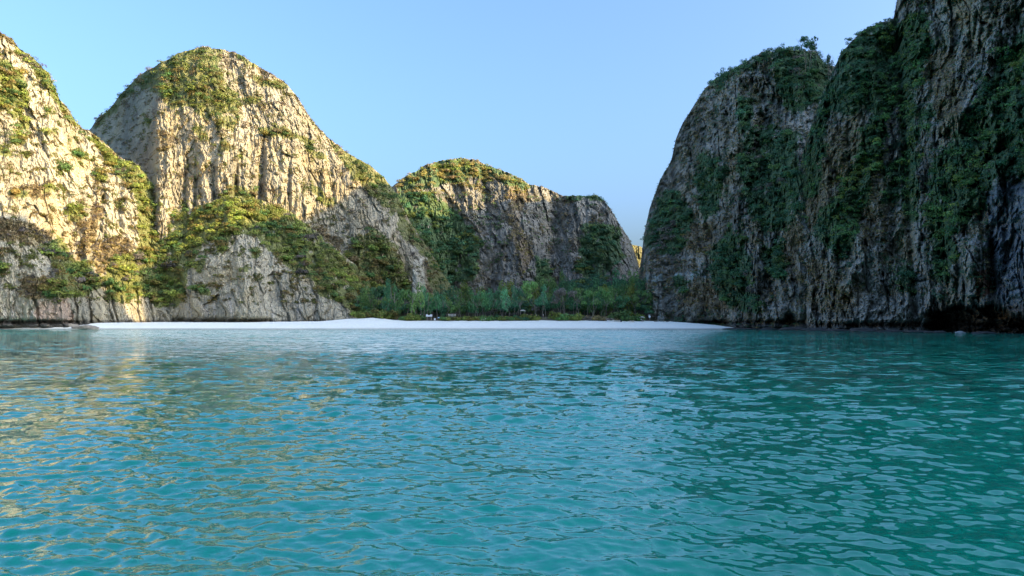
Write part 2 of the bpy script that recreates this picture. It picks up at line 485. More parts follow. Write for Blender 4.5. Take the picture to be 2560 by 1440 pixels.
L1_SIL = [(-2600, -500), (-1600, -260), (-900, -60), (-400, 20), (-120, 40), (0, 80), (30, 97), (48, 120), (90, 150), (124, 184), (131, 210), (150, 250), (175, 277), (196, 316), (225, 330), (262, 360), (300, 393), (342, 411), (366, 440), (392, 470), (440, 492), (478, 520), (520, 508), (560, 490), (600, 490), (650, 500), (700, 514), (745, 545), (800, 586), (860, 638), (920, 690), (960, 722), (1010, 750), (1060, 778), (1090, 800)]
shell('cliff', L1_SIL,
      [(-2600, 120), (-1600, 165), (-900, 235), (-400, 305), (0, 356), (200, 370), (450, 384), (620, 382), (880, 392), (960, 410), (1090, 440)],
      [(-2600, 60), (-900, 80), (0, 90), (300, 95), (500, 70), (700, 60), (850, 50), (1090, 30)],
      ny=305, xr=(-60, 1090), wide=(list(range(-2600, -60, 28)), []), gexp=1.35, amp=0.62, depthfn=dep_L1, colfn=col_L1, seed=1, zb=-1.5, backd=90,
      label='sunlit limestone cliff with a wooded saddle and a grey rock promontory behind the left end of the beach')

# ---- tall dome behind
L2_VEG = [[(335, 195), (390, 160), (450, 128), (520, 112), (565, 124), (545, 160), (565, 205), (600, 250), (596, 300), (560, 275), (520, 300), (470, 262), (425, 275), (398, 235), (365, 225)],
          [(590, 128), (650, 160), (640, 170), (590, 150)], [(630, 185), (690, 195), (725, 222), (700, 226), (640, 208)], [(610, 230), (660, 235), (640, 265), (610, 262)],
          [(645, 318), (720, 322), (785, 362), (820, 405), (788, 395), (740, 350), (650, 335)], [(820, 345), (900, 395), (960, 440), (1000, 480), (1000, 560), (965, 520), (925, 480), (880, 440)],
          [(480, 320), (505, 310), (520, 345), (495, 350)], [(555, 350), (580, 372), (560, 385), (540, 370)], [(540, 290), (600, 300), (590, 330), (545, 320)],
          [(770, 450), (800, 470), (850, 510), (820, 520), (780, 480)], [(225, 310), (300, 230), (345, 190), (350, 200), (300, 260), (250, 320)],
          [(560, 460), (640, 470), (640, 520), (560, 520)], [(985, 500), (1050, 590), (1090, 640), (1160, 740), (1120, 750), (1070, 720), (1068, 650), (1010, 600), (990, 560)],
          [(930, 560), (1010, 640), (1030, 760), (900, 760), (860, 640)], [(600, 370), (620, 400), (590, 400)], [(360, 290), (380, 300), (370, 330)]]
L2_DRY = [[(1060, 640), (1130, 690), (1150, 745), (1060, 745)], [(390, 330), (440, 330), (430, 380), (395, 380)], [(800, 560), (860, 600), (850, 640), (800, 610)]]
def col_L2(PX, PY, X, Y, Z, seed):
    c = rockcol(PX, PY, X, Y, Z, seed, (0.37, 0.33, 0.235), (0.22, 0.20, 0.145), (0.35, 0.275, 0.14), 0.55)
    pale = polymask(PX, PY, [[(1035, 650), (1066, 640), (1062, 740), (1030, 745)]], 5)
    c = mixc(c, np.array([0.46, 0.43, 0.33])[None, None], pale * 0.8)
    veg = polymask(PX, PY, L2_VEG, 11, 43); dry = polymask(PX, PY, L2_DRY, 10, 63)
    sp = (fbm(X / 5, Y / 12, Z / 5, 4, 191) > 0.14 - 0.12 * ss(330, 200, PY)).astype(np.float32)
    vt = np.where(veg > 0, 1.0, np.where(dry > 0, 2.0, np.where(sp > 0, 3.0, 0.0)))
    c = mixc(c, np.array([0.14, 0.15, 0.05])[None, None], veg * 0.85)
    c = mixc(c, np.array([0.22, 0.18, 0.10])[None, None], dry * 0.6 * (1 - veg))
    return c, vt
def dep_L2(PX, PY, v):
    d = 0.62 * np.clip(392 - PX, 0, 400) - 10 * np.exp(-((PX - 400) / 30) ** 2)
    d = d + 9 * np.exp(-((PX - 655 + 0.05 * (PY - 400)) / 9) ** 2) * ss(330, 400, PY)     # dark slot
    for cx_ in (462, 488, 535, 590, 722):
        d = d + 5 * np.exp(-((PX - cx_) / 5) ** 2) * ss(380, 440, PY)
    d = d + 20 * ss(930, 1160, PX)
    d = d - 16 * np.exp(-((PX - 1045) / 28) ** 2) * ss(560, 660, PY)
    return d
L2_SIL = [(60, 520), (150, 420), (222, 330), (240, 300), (262, 284), (300, 236), (330, 206), (346, 186), (390, 165), (420, 150), (450, 131), (480, 122), (512, 118), (560, 124), (600, 136), (640, 160), (682, 186), (712, 206), (742, 242), (762, 276), (790, 311), (822, 346), (860, 376), (892, 396), (930, 416), (960, 445), (985, 476), (1005, 512), (1022, 548), (1050, 592), (1082, 640), (1104, 680), (1135, 722), (1170, 760), (1190, 790)]
shell('cliff', L2_SIL, [(60, 445), (400, 440), (800, 445), (1000, 450), (1190, 470)], [(60, 110), (400, 90), (700, 80), (1000, 60), (1190, 30)],
      xr=(60, 1190), gexp=2.3, depthfn=dep_L2, colfn=col_L2, seed=4, zb=-1.5, backd=120, amp=0.66, vs=0.17,
      label='tall rounded limestone dome rising behind the saddle, half sunlit')

# ---- middle mountain
L3_VEG = [[(985, 462), (1030, 430), (1100, 402), (1160, 394), (1230, 412), (1325, 458), (1330, 470), (1280, 466), (1200, 448), (1150, 452), (1060, 474), (1000, 486)],
          [(985, 490), (1080, 482), (1130, 520), (1180, 570), (1204, 620), (1192, 700), (1120, 710), (1060, 640), (1010, 560)],
          [(1460, 560), (1540, 555), (1565, 640), (1500, 700), (1430, 680), (1450, 620)], [(1340, 640), (1370, 650), (1380, 720), (1330, 720)],
          [(1400, 482), (1500, 482), (1515, 500), (1420, 500)]]
L3_DRY = [[(1265, 440), (1320, 470), (1300, 560), (1330, 640), (1310, 690), (1275, 600), (1262, 500)], [(1100, 400), (1300, 440), (1310, 462), (1200, 440)]]
def col_L3(PX, PY, X, Y, Z, seed):
    c = rockcol(PX, PY, X, Y, Z, seed, (0.26, 0.25, 0.21), (0.12, 0.12, 0.10), (0.25, 0.20, 0.12), 0.5)
    veg = polymask(PX, PY, L3_VEG, 12, 47); dry = polymask(PX, PY, L3_DRY, 12, 67)
    sp = (fbm(X / 11, Y / 14, Z / 7, 3, 291) > 0.06).astype(np.float32)
    vt = np.where(veg > 0, 1.0, np.where(dry > 0, 2.0, np.where(sp > 0, 3.0, 0.0)))
    c = mixc(c, np.array([0.075, 0.125, 0.05])[None, None], veg * 0.9)
    c = mixc(c, np.array([0.19, 0.14, 0.08])[None, None], dry * 0.7 * (1 - veg))
    return c, vt
def dep_L3(PX, PY, v):
    d = 30 * np.exp(-((PX - 1120) / 60) ** 2) * (1 - v) - 25 * np.exp(-((PX - 1280) / 50) ** 2) * (1 - 0.5 * v)
    d = d + 30 * np.exp(-((PX - 1385) / 30) ** 2) * (1 - 0.6 * v) + 60 * ss(1540, 1620, PX)
    return d
L3_SIL = [(900, 600), (940, 520), (975, 472), (1000, 450), (1030, 432), (1060, 415), (1090, 405), (1120, 400), (1160, 396), (1190, 402), (1230, 415), (1270, 432), (1300, 447), (1325, 460), (1360, 470), (1400, 487), (1420, 492), (1460, 488), (1490, 487), (1510, 500), (1530, 527), (1550, 562), (1570, 592), (1584, 622), (1594, 655), (1604, 690), (1640, 740)]
shell('cliff', L3_SIL, [(900, 560), (1640, 600)], [(900, 80), (1200, 110), (1640, 60)],
      xr=(900, 1640), gexp=1.5, depthfn=dep_L3, colfn=col_L3, seed=8, zb=-1.5, backd=120,
      label='shaded middle mountain with a golden sunlit top behind the beach grove')

# ---- far hill in the gap
def col_L4(PX, PY, X, Y, Z, seed):
    c = rockcol(PX, PY, X, Y, Z, seed, (0.15, 0.13, 0.05), (0.09, 0.09, 0.04), (0.15, 0.12, 0.05), 0.4)
    return c, np.where(fbm(X / 14, Y / 14, Z / 14, 3, 12) > -0.25, 1.0, 0.0)
shell('cliff', [(1480, 650), (1540, 620), (1575, 611), (1600, 617), (1640, 640), (1700, 660)], [(1480, 980), (1700, 980)], [(1480, 120), (1700, 120)],
      xr=(1480, 1700), gexp=1.2, colfn=col_L4, seed=15, zb=-1.5, backd=200, silrough=1.5,
      label='small far hill glowing in the gap beside the dark right cliff')

# ---- right cliff, rear and front buttress
R1_VEG = [[(1850, 350), (1920, 320), (1990, 330), (2010, 450), (1995, 570), (1910, 590), (1862, 520), (1846, 430)],
          [(1620, 560), (1660, 480), (1700, 470), (1730, 540), (1715, 620), (1650, 640), (1612, 620)],
          [(1740, 380), (1790, 400), (1810, 480), (1765, 570), (1740, 480)], [(1930, 130), (2000, 108), (2075, 150), (2060, 250), (1975, 290), (1940, 220)],
          [(1775, 640), (1820, 560), (1872, 640), (1895, 775), (1850, 785), (1800, 745)], [(1690, 690), (1730, 700), (1720, 730), (1690, 725)],
          [(1905, 620), (1960, 600), (1960, 700), (1915, 690)], [(1770, 205), (1860, 150), (1930, 128), (1920, 150), (1860, 180), (1790, 230)],
          [(1840, 230), (1880, 250), (1890, 330), (1850, 340)]]
R1_DRY = [[(1680, 560), (1780, 560), (1800, 640), (1720, 640)], [(1740, 700), (1860, 690), (1840, 780), (1700, 770)], [(1960, 560), (2010, 560), (2000, 700), (1960, 690)]]
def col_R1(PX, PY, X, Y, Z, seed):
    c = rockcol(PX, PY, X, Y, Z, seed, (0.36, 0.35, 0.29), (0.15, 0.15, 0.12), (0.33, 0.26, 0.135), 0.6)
    pale = polymask(PX, PY, [[(1610, 683), (1700, 680), (1780, 690), (1775, 705), (1700, 706), (1612, 706)]], 5) * ss(-0.1, 0.3, fbm(X / 2.5, 0, Z / 30, 2, 8))
    c = mixc(c, np.array([0.34, 0.44, 0.42])[None, None], pale * 0.85)
    veg = polymask(PX, PY, R1_VEG, 16, 49); dry = polymask(PX, PY, R1_DRY, 14, 69)
    sp = (fbm(X / 6, Y / 12, Z / 11, 4, 391) > 0.03).astype(np.float32)
    vt = np.where(veg > 0, 1.0, np.where(dry > 0, 2.0, np.where(sp > 0, 3.0, 0.0)))
    c = mixc(c, np.array([0.07, 0.135, 0.058])[None, None], veg * 0.9)
    c = mixc(c, np.array([0.24, 0.185, 0.10])[None, None], dry * 0.6 * (1 - veg))
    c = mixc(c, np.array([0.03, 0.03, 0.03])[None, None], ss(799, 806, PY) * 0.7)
    return c, vt
def dep_R1(PX, PY, v):
    n = 9 * np.exp(-((PY - 806) / 7) ** 2) * ss(1700, 1780, PX)
    n = n + 14 * np.exp(-((PX - 1975) / 14) ** 2 - ((PY - 795) / 12) ** 2) + 8 * np.exp(-((PX - 1788) / 5) ** 2 - ((PY - 803) / 8) ** 2)
    return n + 40 * ss(1625, 1590, PX)
R1_SIL = [(1586, 815), (1590, 790), (1594, 720), (1598, 680), (1604, 640), (1610, 585), (1624, 522), (1650, 452), (1678, 402), (1690, 346), (1705, 312), (1740, 256), (1760, 222), (1790, 192), (1830, 170), (1870, 150), (1910, 130), (1950, 126), (2000, 124), (2040, 128), (2062, 158), (2084, 166), (2110, 170), (2240, 180)]
shell('cliff', R1_SIL, [(1586, 440), (1620, 414), (1700, 400), (1830, 370), (1900, 342), (2000, 312), (2240, 300)], [(1586, 30), (1620, 50), (1800, 80), (2240, 110)],
      xr=(1612, 2200), wide=(list(np.arange(1586, 1612, 1.0)), []), gexp=1.6, depthfn=dep_R1, colfn=col_R1, seed=21, zb=-1.5, backd=70, amp=0.72, vs=0.9,
      label='dark shaded limestone cliff at the right end of the beach, tree tufts on its rounded top')

R2_VEG = [[(1984, 560), (2008, 380), (2060, 228), (2090, 178), (2084, 260), (2036, 400), (2016, 600), (1985, 640)], [(2246, 60), (2262, 60), (2300, 420), (2296, 560), (2262, 560), (2250, 300)],
          [(2060, 270), (2085, 180), (2120, 110), (2180, 62), (2236, 46), (2232, 130), (2185, 262), (2110, 295)],
          [(2180, 260), (2235, 120), (2245, 60), (2250, 200), (2200, 400), (2150, 560), (2110, 650), (2030, 590), (2060, 520), (2120, 450)],
          [(2390, 330), (2440, 250), (2490, 160), (2580, 50), (2640, 40), (2640, 430), (2480, 450), (2440, 545), (2395, 560), (2372, 700), (2335, 705), (2318, 540), (2330, 410)],
          [(2250, 660), (2285, 680), (2280, 740), (2240, 720)], [(2240, 60), (2300, 20), (2340, 120), (2280, 240), (2250, 180)],
          [(2210, 420), (2260, 400), (2250, 500), (2210, 520)], [(2300, 260), (2340, 250), (2330, 330), (2300, 330)], [(2000, 440), (2060, 340), (2050, 470), (2010, 520)],
          [(2440, 755), (2330, 740), (2340, 750)]]
R2_DRY = [[(2000, 480), (2060, 320), (2110, 300), (2120, 420), (2060, 560), (2010, 600)], [(2120, 560), (2180, 420), (2230, 420), (2230, 560), (2160, 640)], [(2310, 140), (2380, 120), (2400, 300), (2330, 300)], [(2020, 640), (2100, 660), (2120, 780), (2020, 760)]]
def col_R2(PX, PY, X, Y, Z, seed):
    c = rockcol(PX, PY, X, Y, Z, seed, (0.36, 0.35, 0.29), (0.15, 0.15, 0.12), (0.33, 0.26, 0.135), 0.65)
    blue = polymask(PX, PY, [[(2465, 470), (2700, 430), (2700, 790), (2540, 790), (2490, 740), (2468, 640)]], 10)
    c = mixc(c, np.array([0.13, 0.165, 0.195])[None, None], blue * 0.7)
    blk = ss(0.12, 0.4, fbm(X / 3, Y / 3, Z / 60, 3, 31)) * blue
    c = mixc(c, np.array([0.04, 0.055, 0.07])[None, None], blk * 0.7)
    og = polymask(PX, PY, [[(2440, 680), (2470, 672), (2485, 720), (2470, 742), (2436, 738)]], 7)
    c = mixc(c, np.array([0.22, 0.085, 0.04])[None, None], og * 0.8)
    veg = polymask(PX, PY, R2_VEG, 18, 53); dry = polymask(PX, PY, R2_DRY, 18, 73)
    sp = ((fbm(X / 5, Y / 10, Z / 10, 4, 491) > 0.04) & (blue < 0.5) & (PY < 740)).astype(np.float32)
    vt = np.where(veg > 0, 1.0, np.where(dry > 0, 2.0, np.where(sp > 0, 3.0, 0.0)))
    c = mixc(c, np.array([0.07, 0.13, 0.055])[None, None], veg * 0.9)
    c = mixc(c, np.array([0.24, 0.185, 0.10])[None, None], dry * 0.6 * (1 - veg))
    c = mixc(c, np.array([0.13, 0.095, 0.06])[None, None], ss(755, 770, PY) * ss(2310, 2350, PX) * 0.7)  # brown cave rock, with part of the cave's shade put into its colour
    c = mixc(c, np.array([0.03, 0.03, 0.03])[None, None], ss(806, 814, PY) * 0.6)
    return c, vt
def dep_R2(PX, PY, v):
    edge = np.interp(PX, [2200, 2310, 2400, 2480, 2560, 3000], [835, 768, 752, 754, 788, 805])
    edge = edge + 30 * fbm(PX / 22, 0.3, 0.9, 4, 17, 0.7) + 10 * np.abs(perlin(PX / 6, 0.2, 0.4, 9)) - 30 * np.exp(-((PX - 2350) / 14) ** 2) * 0
    cave = ss(0, 12, PY - edge) * ss(2290, 2350, PX) * (1 - 0.5 * ss(2640, 2900, PX)) * (24 + 10 * fbm(PX / 25, PY / 12, 0.4, 3, 19))
    n = 6 * np.exp(-((PY - 812) / 8) ** 2)
    n = n + 12 * np.exp(-((PX - 2478) / 10) ** 2 - ((PY - 640) / 60) ** 2)
    n = n - 7 * np.exp(-((PX - 2430) / 30) ** 2) * ss(540, 640, PY) * ss(745, 735, PY)
    n = n + 5 * np.exp(-((PX - 2270 - (PY - 500) * 0.06) / 9) ** 2)
    return n + cave + 26 * ss(2030, 1965, PX)
R2_SIL = [(1955, 815), (1962, 780), (1972, 680), (1984, 580), (1994, 480), (2003, 400), (2022, 332), (2050, 252), (2080, 182), (2102, 130), (2150, 80), (2200, 56), (2234, 46), (2242, 0), (2258, -60), (2300, -110), (2400, -180), (2560, -240), (2800, -330), (3500, -620), (4800, -1100)]
shell('cliff', R2_SIL, [(1955, 345), (2000, 300), (2100, 262), (2250, 232), (2400, 206), (2560, 178), (2800, 152), (3500, 112), (4800, 76)], [(1955, 40), (2240, 50), (2560, 45), (4800, 30)],
      ny=405, xr=(1980, 2600), wide=(list(np.arange(1955, 1980, 1.2)), list(range(2606, 4800, 30))), gexp=1.5, depthfn=dep_R2, colfn=col_R2, seed=27, zb=-1.5, backd=40, amp=0.66, vs=1.1,
      label='towering near limestone cliff filling the right edge, with a black sea cave at its foot')

# ---- the summit ridge of the right-hand massif (mostly outside the frame); unseen, its crest shaped to cast the bay's shadow edge
def shading_ridge():
    RY = [-160, 20, 60, 100, 130, 158, 164, 174, 179, 184, 192, 198, 205, 238, 279, 325, 400, 470, 520, 560, 610, 650, 720]
    RH = [190, 235, 260, 275, 280, 278, 262, 240, 200, 188, 190, 214, 232, 238, 234, 252, 250, 244, 232, 220, 214, 170, 60]
    ys = np.arange(-160, 722, 3.0)
    H = np.interp(ys, RY, RH) + 5.0 * fbm(ys / 14.0, 0.2, 0.7, 4, 5)
    k = 34
    t = np.linspace(0, 1, k)
    fx = np.interp(ys, [-160, 60, 130, 720], [150, 165, 235, 250])
    rows = []
    X = fx[:, None] + (300 - fx)[:, None] * t[None, :] ** 1.3
    Z = -2 + (H + 2)[:, None] * (t ** 0.8)[None, :]
    Yg = np.repeat(ys[:, None], k, 1)
    n = fbm(Yg / 22, Z / 60, X / 22, 4, 66) * 12 * np.sin(np.pi * t)[None, :]
    X = X + n
    tb = np.linspace(0, 1, 12)[1:]
    Xb = 300 + 130 * tb[None, :] + 0 * ys[:, None]
    Zb = H[:, None] * (1 - tb[None, :] ** 1.5) - 2
    X = np.concatenate([X, Xb], 1); Z = np.concatenate([Z, Zb], 1); Yg = np.repeat(ys[:, None], X.shape[1], 1)
    V = np.stack([X, Yg, Z], -1)
    nx, ny = X.shape
    i = np.arange(nx - 1)[:, None] * ny + np.arange(ny - 1)[None, :]
    Fc = np.stack([i, i + 1, i + ny + 1, i + ny], -1).reshape(-1, 4)
    c = rockcol(X, Z, X, Yg, Z, 70, (0.18, 0.19, 0.18), (0.05, 0.06, 0.05), (0.1, 0.1, 0.06), 0.5)
    m_ = (fbm(X / 20, Yg / 20, Z / 20, 3, 14) > 0).astype(np.float32)
    c = mixc(c, np.array([0.04, 0.06, 0.03])[None, None], m_ * 0.8)
    o = link('cliff', mesh_np('cliff', V.reshape(-1, 3), Fc, M_ROCK, c.reshape(-1, 3)))
    tag(o, 'unseen summit ridge of the right limestone massif behind its front face, shaped to shade the bay', None, None, 'structure')
shading_ridge()

# ------------------------------------------------------------------ ground behind the beach (wooded mound)
SAND_TOP = [(-1200, 1.2), (0, 1.6), (180, 2.2), (240, 3.0), (600, 3.2), (800, 3.6), (880, 5.0), (930, 5.6), (975, 4.6), (1050, 4.1), (1350, 4.3), (1500, 4.2), (1600, 3.9), (1700, 3.2), (1780, 2.0), (1840, 0.6), (1900, -1.0), (2300, -3.0)]
def ground_z(px, D):
    px = np.asarray(px, float); D = np.asarray(D, float)
    st = np.interp(px, *zip(*SAND_TOP))
    z = st * (1 - np.exp(-np.clip(D - 350, -60, 400) / 9.0)) / 0.9
    z = np.where(D < 350, (D - 350) * 0.06, np.minimum(z, st + 0.3))
    # wooded mound further back
    m = np.interp(px, [700, 900, 1150, 1290, 1340, 1400, 1450, 1510, 1560, 1620, 1700], [10, 9, 7, 8, 16, 19, 22, 25, 21, 24, 20])
    bank = 1.5 * ss(1288, 1300, px) * (1 - ss(1385, 1410, px)) * ss(372.5, 375, D) * (1 - ss(384, 392, D))
    return z + m * ss(395, 480, D) + bank
def make_ground():
    px = np.arange(-1200, 2300, 9.0)
    D = np.concatenate([np.arange(330, 346, 4), np.arange(346, 384, 0.8), np.arange(384, 620, 4.0)])
    PX, DD = np.meshgrid(px, D, indexing='ij')
    Z = ground_z(PX, DD)
    X = wx(PX, DD)
    edge = 353.5 + 0 * X
    back = np.interp(PX, [-1200, 100, 300, 850, 900, 1000, 1600, 1640, 1850, 2300], [400, 400, 400, 400, 378, 370, 372, 400, 420, 420])
    Z += np.where((DD > 352), 0.12 * fbm(X / 4, DD / 4, 0.1, 3, 3), 0) + 0.5 * np.exp(-((DD - back) / 4) ** 2) * fbm(X / 7, DD / 7, 0.4, 2, 6)
    soil = ss(-1.5, 2.5, DD - back + 2.5 * fbm(X / 5, DD / 5, 0.2, 3, 8))
    sand = np.array([0.93, 0.92, 0.78])
    wet = ss(0.75, 0.12, Z + 0.12 * fbm(X / 10, 0, 0, 2, 9))
    c = mixc(sand[None, None] + 0 * PX[..., None], np.array([0.48, 0.46, 0.38])[None, None], wet)
    # wrack lines and scattered seaweed
    wr = np.exp(-((DD - 361 - 1.2 * fbm(X / 22, 0, 0.5, 2, 31)) / 0.5) ** 2) * ss(-0.1, 0.3, fbm(X / 3, DD / 1.2, 0, 3, 32))
    c = mixc(c, np.array([0.42, 0.38, 0.30])[None, None], wr * 0.35)
    c = mixc(c, np.array([0.12, 0.11, 0.065])[None, None], soil)
    nx, ny = X.shape
    i = np.arange(nx - 1)[:, None] * ny + np.arange(ny - 1)[None, :]
    V = np.stack([X, DD, Z], -1).reshape(-1, 3)
    Fc = np.stack([i, i + ny, i + ny + 1, i + 1], -1)
    m = rock_material('sand', 1.0, 0.06, 0.06)
    cc = c
    beach = D[:-1] < 392
    f1 = Fc[:, beach].reshape(-1, 4); f2 = Fc[:, ~beach].reshape(-1, 4)
    for nm, ff, lab in (('beach_sand', f1, 'white sand beach strip along the water'), ('ground', f2, 'wooded ground rising behind the beach')):
        o = link(nm, mesh_np(nm, V, ff, m, cc.reshape(-1, 3)))
        tag(o, lab, None, None, 'structure')
make_ground()

# ------------------------------------------------------------------ water
def fft_field(N, L, lo, hi, rms, wind, spread, seed):
    r = np.random.default_rng(seed)
    k = 2 * np.pi * np.fft.fftfreq(N, L / N)
    KX, KY = np.meshgrid(k, k, indexing='ij')
    K = np.hypot(KX, KY) + 1e-6
    lam = 2 * np.pi / K
    th = np.arctan2(KY, KX) - wind
    A = K ** -2.0 * (np.abs(np.cos(th)) ** spread + 0.12) * (ss(lo * 0.8, lo * 1.2, lam)) * (1 - ss(hi * 0.8, hi * 1.25, lam))
    h = np.fft.ifft2(A * np.exp(2j * np.pi * r.random((N, N)))).real
    h *= rms / h.std()
    return h
def samp(h, L, x, y):
    N = h.shape[0]
    u = (x / L * N) % N; v = (y / L * N) % N
    i = np.floor(u).astype(int); j = np.floor(v).astype(int); fu = u - i; fv = v - j
    i %= N; j %= N; i2 = (i + 1) % N; j2 = (j + 1) % N
    return (h[i, j] * (1 - fu) * (1 - fv) + h[i2, j] * fu * (1 - fv) + h[i, j2] * (1 - fu) * fv + h[i2, j2] * fu * fv)

def water_material():
    m, nt, b = newmat('sea_water')
    at = nd(nt, 'ShaderNodeAttribute', attribute_name='Col')
    rp = nd(nt, 'ShaderNodeAttribute', attribute_name='ripple')
    geo = nd(nt, 'ShaderNodeNewGeometry')
    def layer(scale, stretch, detail, amp):
        p = vmath(nt, 'MULTIPLY', geo.outputs['Position'], (scale * stretch, scale, 0.0))
        n = nd(nt, 'ShaderNodeTexNoise'); n.inputs['Scale'].default_value = 1.0; n.inputs['Detail'].default_value = detail
        nt.links.new(p.outputs[0], n.inputs['Vector'])
        s = vmath(nt, 'SUBTRACT', n.outputs['Color'], (0.5, 0.5, 0.5))
        return vmath(nt, 'SCALE', s.outputs[0], s=amp)
    far1 = layer(1.6, 0.7, 4, 1.9)
    far2 = layer(0.45, 0.6, 2, 0.8)
    fine = layer(8.0, 0.6, 3, 0.19)
    gust = nd(nt, 'ShaderNodeTexNoise'); gust.inputs['Scale'].default_value = 0.035; gust.inputs['Detail'].default_value = 3
    gp = vmath(nt, 'MULTIPLY', geo.outputs['Position'], (0.5, 1.0, 0.0)); nt.links.new(gp.outputs[0], gust.inputs['Vector'])
    gr = nd(nt, 'ShaderNodeMapRange'); gr.inputs[1].default_value = 0.35; gr.inputs[2].default_value = 0.65; gr.inputs[3].default_value = 0.5; gr.inputs[4].default_value = 1.4
    nt.links.new(gust.outputs['Fac'], gr.inputs[0])
    fs = vmath(nt, 'ADD', far1.outputs[0], far2.outputs[0])
    fs = vmath(nt, 'SCALE', fs.outputs[0], s=rp.outputs['Fac'])
    fs = vmath(nt, 'SCALE', fs.outputs[0], s=gr.outputs[0])
    tot = vmath(nt, 'ADD', fs.outputs[0], fine.outputs[0])
    flat = vmath(nt, 'MULTIPLY', tot.outputs[0], (0.75, 1.0, 0.0))
    nn = vmath(nt, 'ADD', geo.outputs['Normal'], flat.outputs[0])
    nz = vmath(nt, 'NORMALIZE', nn.outputs[0])
    nt.links.new(nz.outputs[0], b.inputs['Normal'])
    nt.links.new(at.outputs['Color'], b.inputs['Base Color'])
    b.inputs['Roughness'].default_value = 0.04
    b.inputs['IOR'].default_value = 1.55
    b.inputs['Specular Tint'].default_value = (0.5, 1.0, 0.82, 1)
    b.inputs['Specular IOR Level'].default_value = 0.5
    return m

def make_water():
    az = np.concatenate([np.arange(-180, -41, 3.0), np.radians(0) + np.linspace(-37.5, 37.5, 520), np.arange(42, 181, 3.0)])
    az = np.radians(az)
    py = np.concatenate([np.arange(1480, 1100, -1.1), np.arange(1100, 870, -1.0), np.arange(870, 822, -1.4)])
    r = F * EYE / (py - HY)
    r = np.concatenate([[0.4, 1.5, 3, 4.5, 5.8], r[r > 6.2], np.geomspace(395, 5000, 16)])
    r = np.unique(r)
    A, Rr = np.meshgrid(az, r, indexing='ij')
    X = Rr * np.sin(A); Y = Rr * np.cos(A)
    dr = np.gradient(r)[None, :] + 0 * A
    dense = (np.abs(A) < math.radians(38)) & (Rr > 6.1)
    w = math.radians(90 - 12)
    h = 0
    cover = np.zeros_like(A)
    for (N, L, lo, hi, rms, wd, sp, sd) in ((512, 61, 1.1, 3.6, 0.0155, w, 1.2, 1), (512, 21, 0.42, 1.1, 0.0135, w + 0.3, 0.8, 2), (512, 9.3, 0.17, 0.42, 0.0062, w - 0.25, 0.7, 3), (512, 4.1, 0.07, 0.17, 0.0012, w, .6, 4)):
        f = fft_field(N, L, lo, hi, rms, wd, sp, sd)
        lam = math.sqrt(lo * hi)
        fade = 1 - ss(lam / 6.0, lam / 1.5, dr)
        fade = np.where(dense, fade, 0)
        a = 0.3 + sd * 0.37
        xr = X * math.cos(a * .1) - Y * math.sin(a * .1); yr = X * math.sin(a * .1) + Y * math.cos(a * .1)
        hh = samp(f, L, xr, yr)
        h = h + hh * fade
        if sd in (2, 3): cover += (0.35 if sd == 2 else 0.65) * (1 - fade)
    # patches of calmer and rougher water
    Z = h * (0.8 + 0.5 * ss(-0.3, 0.3, fbm(X / 9, Y / 6, 0.2, 2, 71)))
    s = 350 - Y
    sx_ = np.interp(X / np.maximum(Y, 1) * F + CX, [0, 1830, 2100, 2400, 2560], [350, 352, 262, 210, 180])
    s = sx_ - Y
    c0 = np.array([0.30, 0.36, 0.28]); c1 = np.array([0.004, 0.30, 0.24]); c2 = np.array([0.001, 0.40, 0.32]); c3 = np.array([0.0005, 0.235, 0.17])
    c = mixc(c0[None, None] + 0 * X[..., None], c1[None, None], ss(0, 3.5, s))
    c = mixc(c, c2[None, None], ss(20, 140, s))
    c = mixc(c, c3[None, None], ss(180, 335, s))
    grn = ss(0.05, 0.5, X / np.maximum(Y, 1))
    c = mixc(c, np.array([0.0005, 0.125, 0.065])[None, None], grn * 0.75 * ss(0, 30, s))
    cover = cover * (0.4 + 0.6 * ss(8, 45, s))      # sheltered, calm water along the shore
    nx, ny = X.shape
    i = np.arange(nx - 1)[:, None] * ny + np.arange(ny - 1)[None, :]
    V = np.stack([X, Y, Z], -1).reshape(-1, 3)
    Fc = np.stack([i, i + 1, i + ny + 1, i + ny], -1).reshape(-1, 4)
    me = mesh_np('water', V, Fc, water_material(), c.reshape(-1, 3), True, {'ripple': 0.12 + 0.88 * cover})
    tag(link('water', me), 'rippled turquoise sea water of the bay', None, None, 'structure')
make_water()

# ------------------------------------------------------------------ vegetation on the cliffs
HILL = []     # candidates for single trees
def kword(c):
    r, g, b = c
    if r > g: return 'dry brownish'
    if r > 0.8 * g: return 'yellow-green'
    if b > 0.42 * g: return 'dark green'
    return 'fresh green'
def zword(key, px, py):
    if key == keys[0]:
        if px < 235 and py < 600: return 'high on the ledges of the sunlit left cliff'
        if px < 250: return 'above the grey wall at the left frame edge'
        if px < 470: return 'in the sunlit gully left of the grey promontory'
        if py < 585: return 'on the saddle below the tall dome'
        return 'on the slope running down to the beach grove'
    if key == keys[1]:
        return 'on the crown of the tall dome' if py < 300 else ('half-way up the tall dome face' if px < 850 else 'on the right shoulder of the tall dome')
    if key == keys[2]:
        return 'on the golden top of the middle mountain' if py < 485 else ('on the green left flank of the middle mountain' if px < 1300 else 'on the right flank of the middle mountain')
    if key == keys[4]:
        return 'near the top of the rear right cliff' if py < 330 else ('on the middle of the rear right cliff' if py < 600 else 'low on the rear right cliff')
    return 'on the brow of the near right cliff' if px < 2260 else ('high at the right frame edge' if py < 380 else 'above the sea cave in the near right cliff')
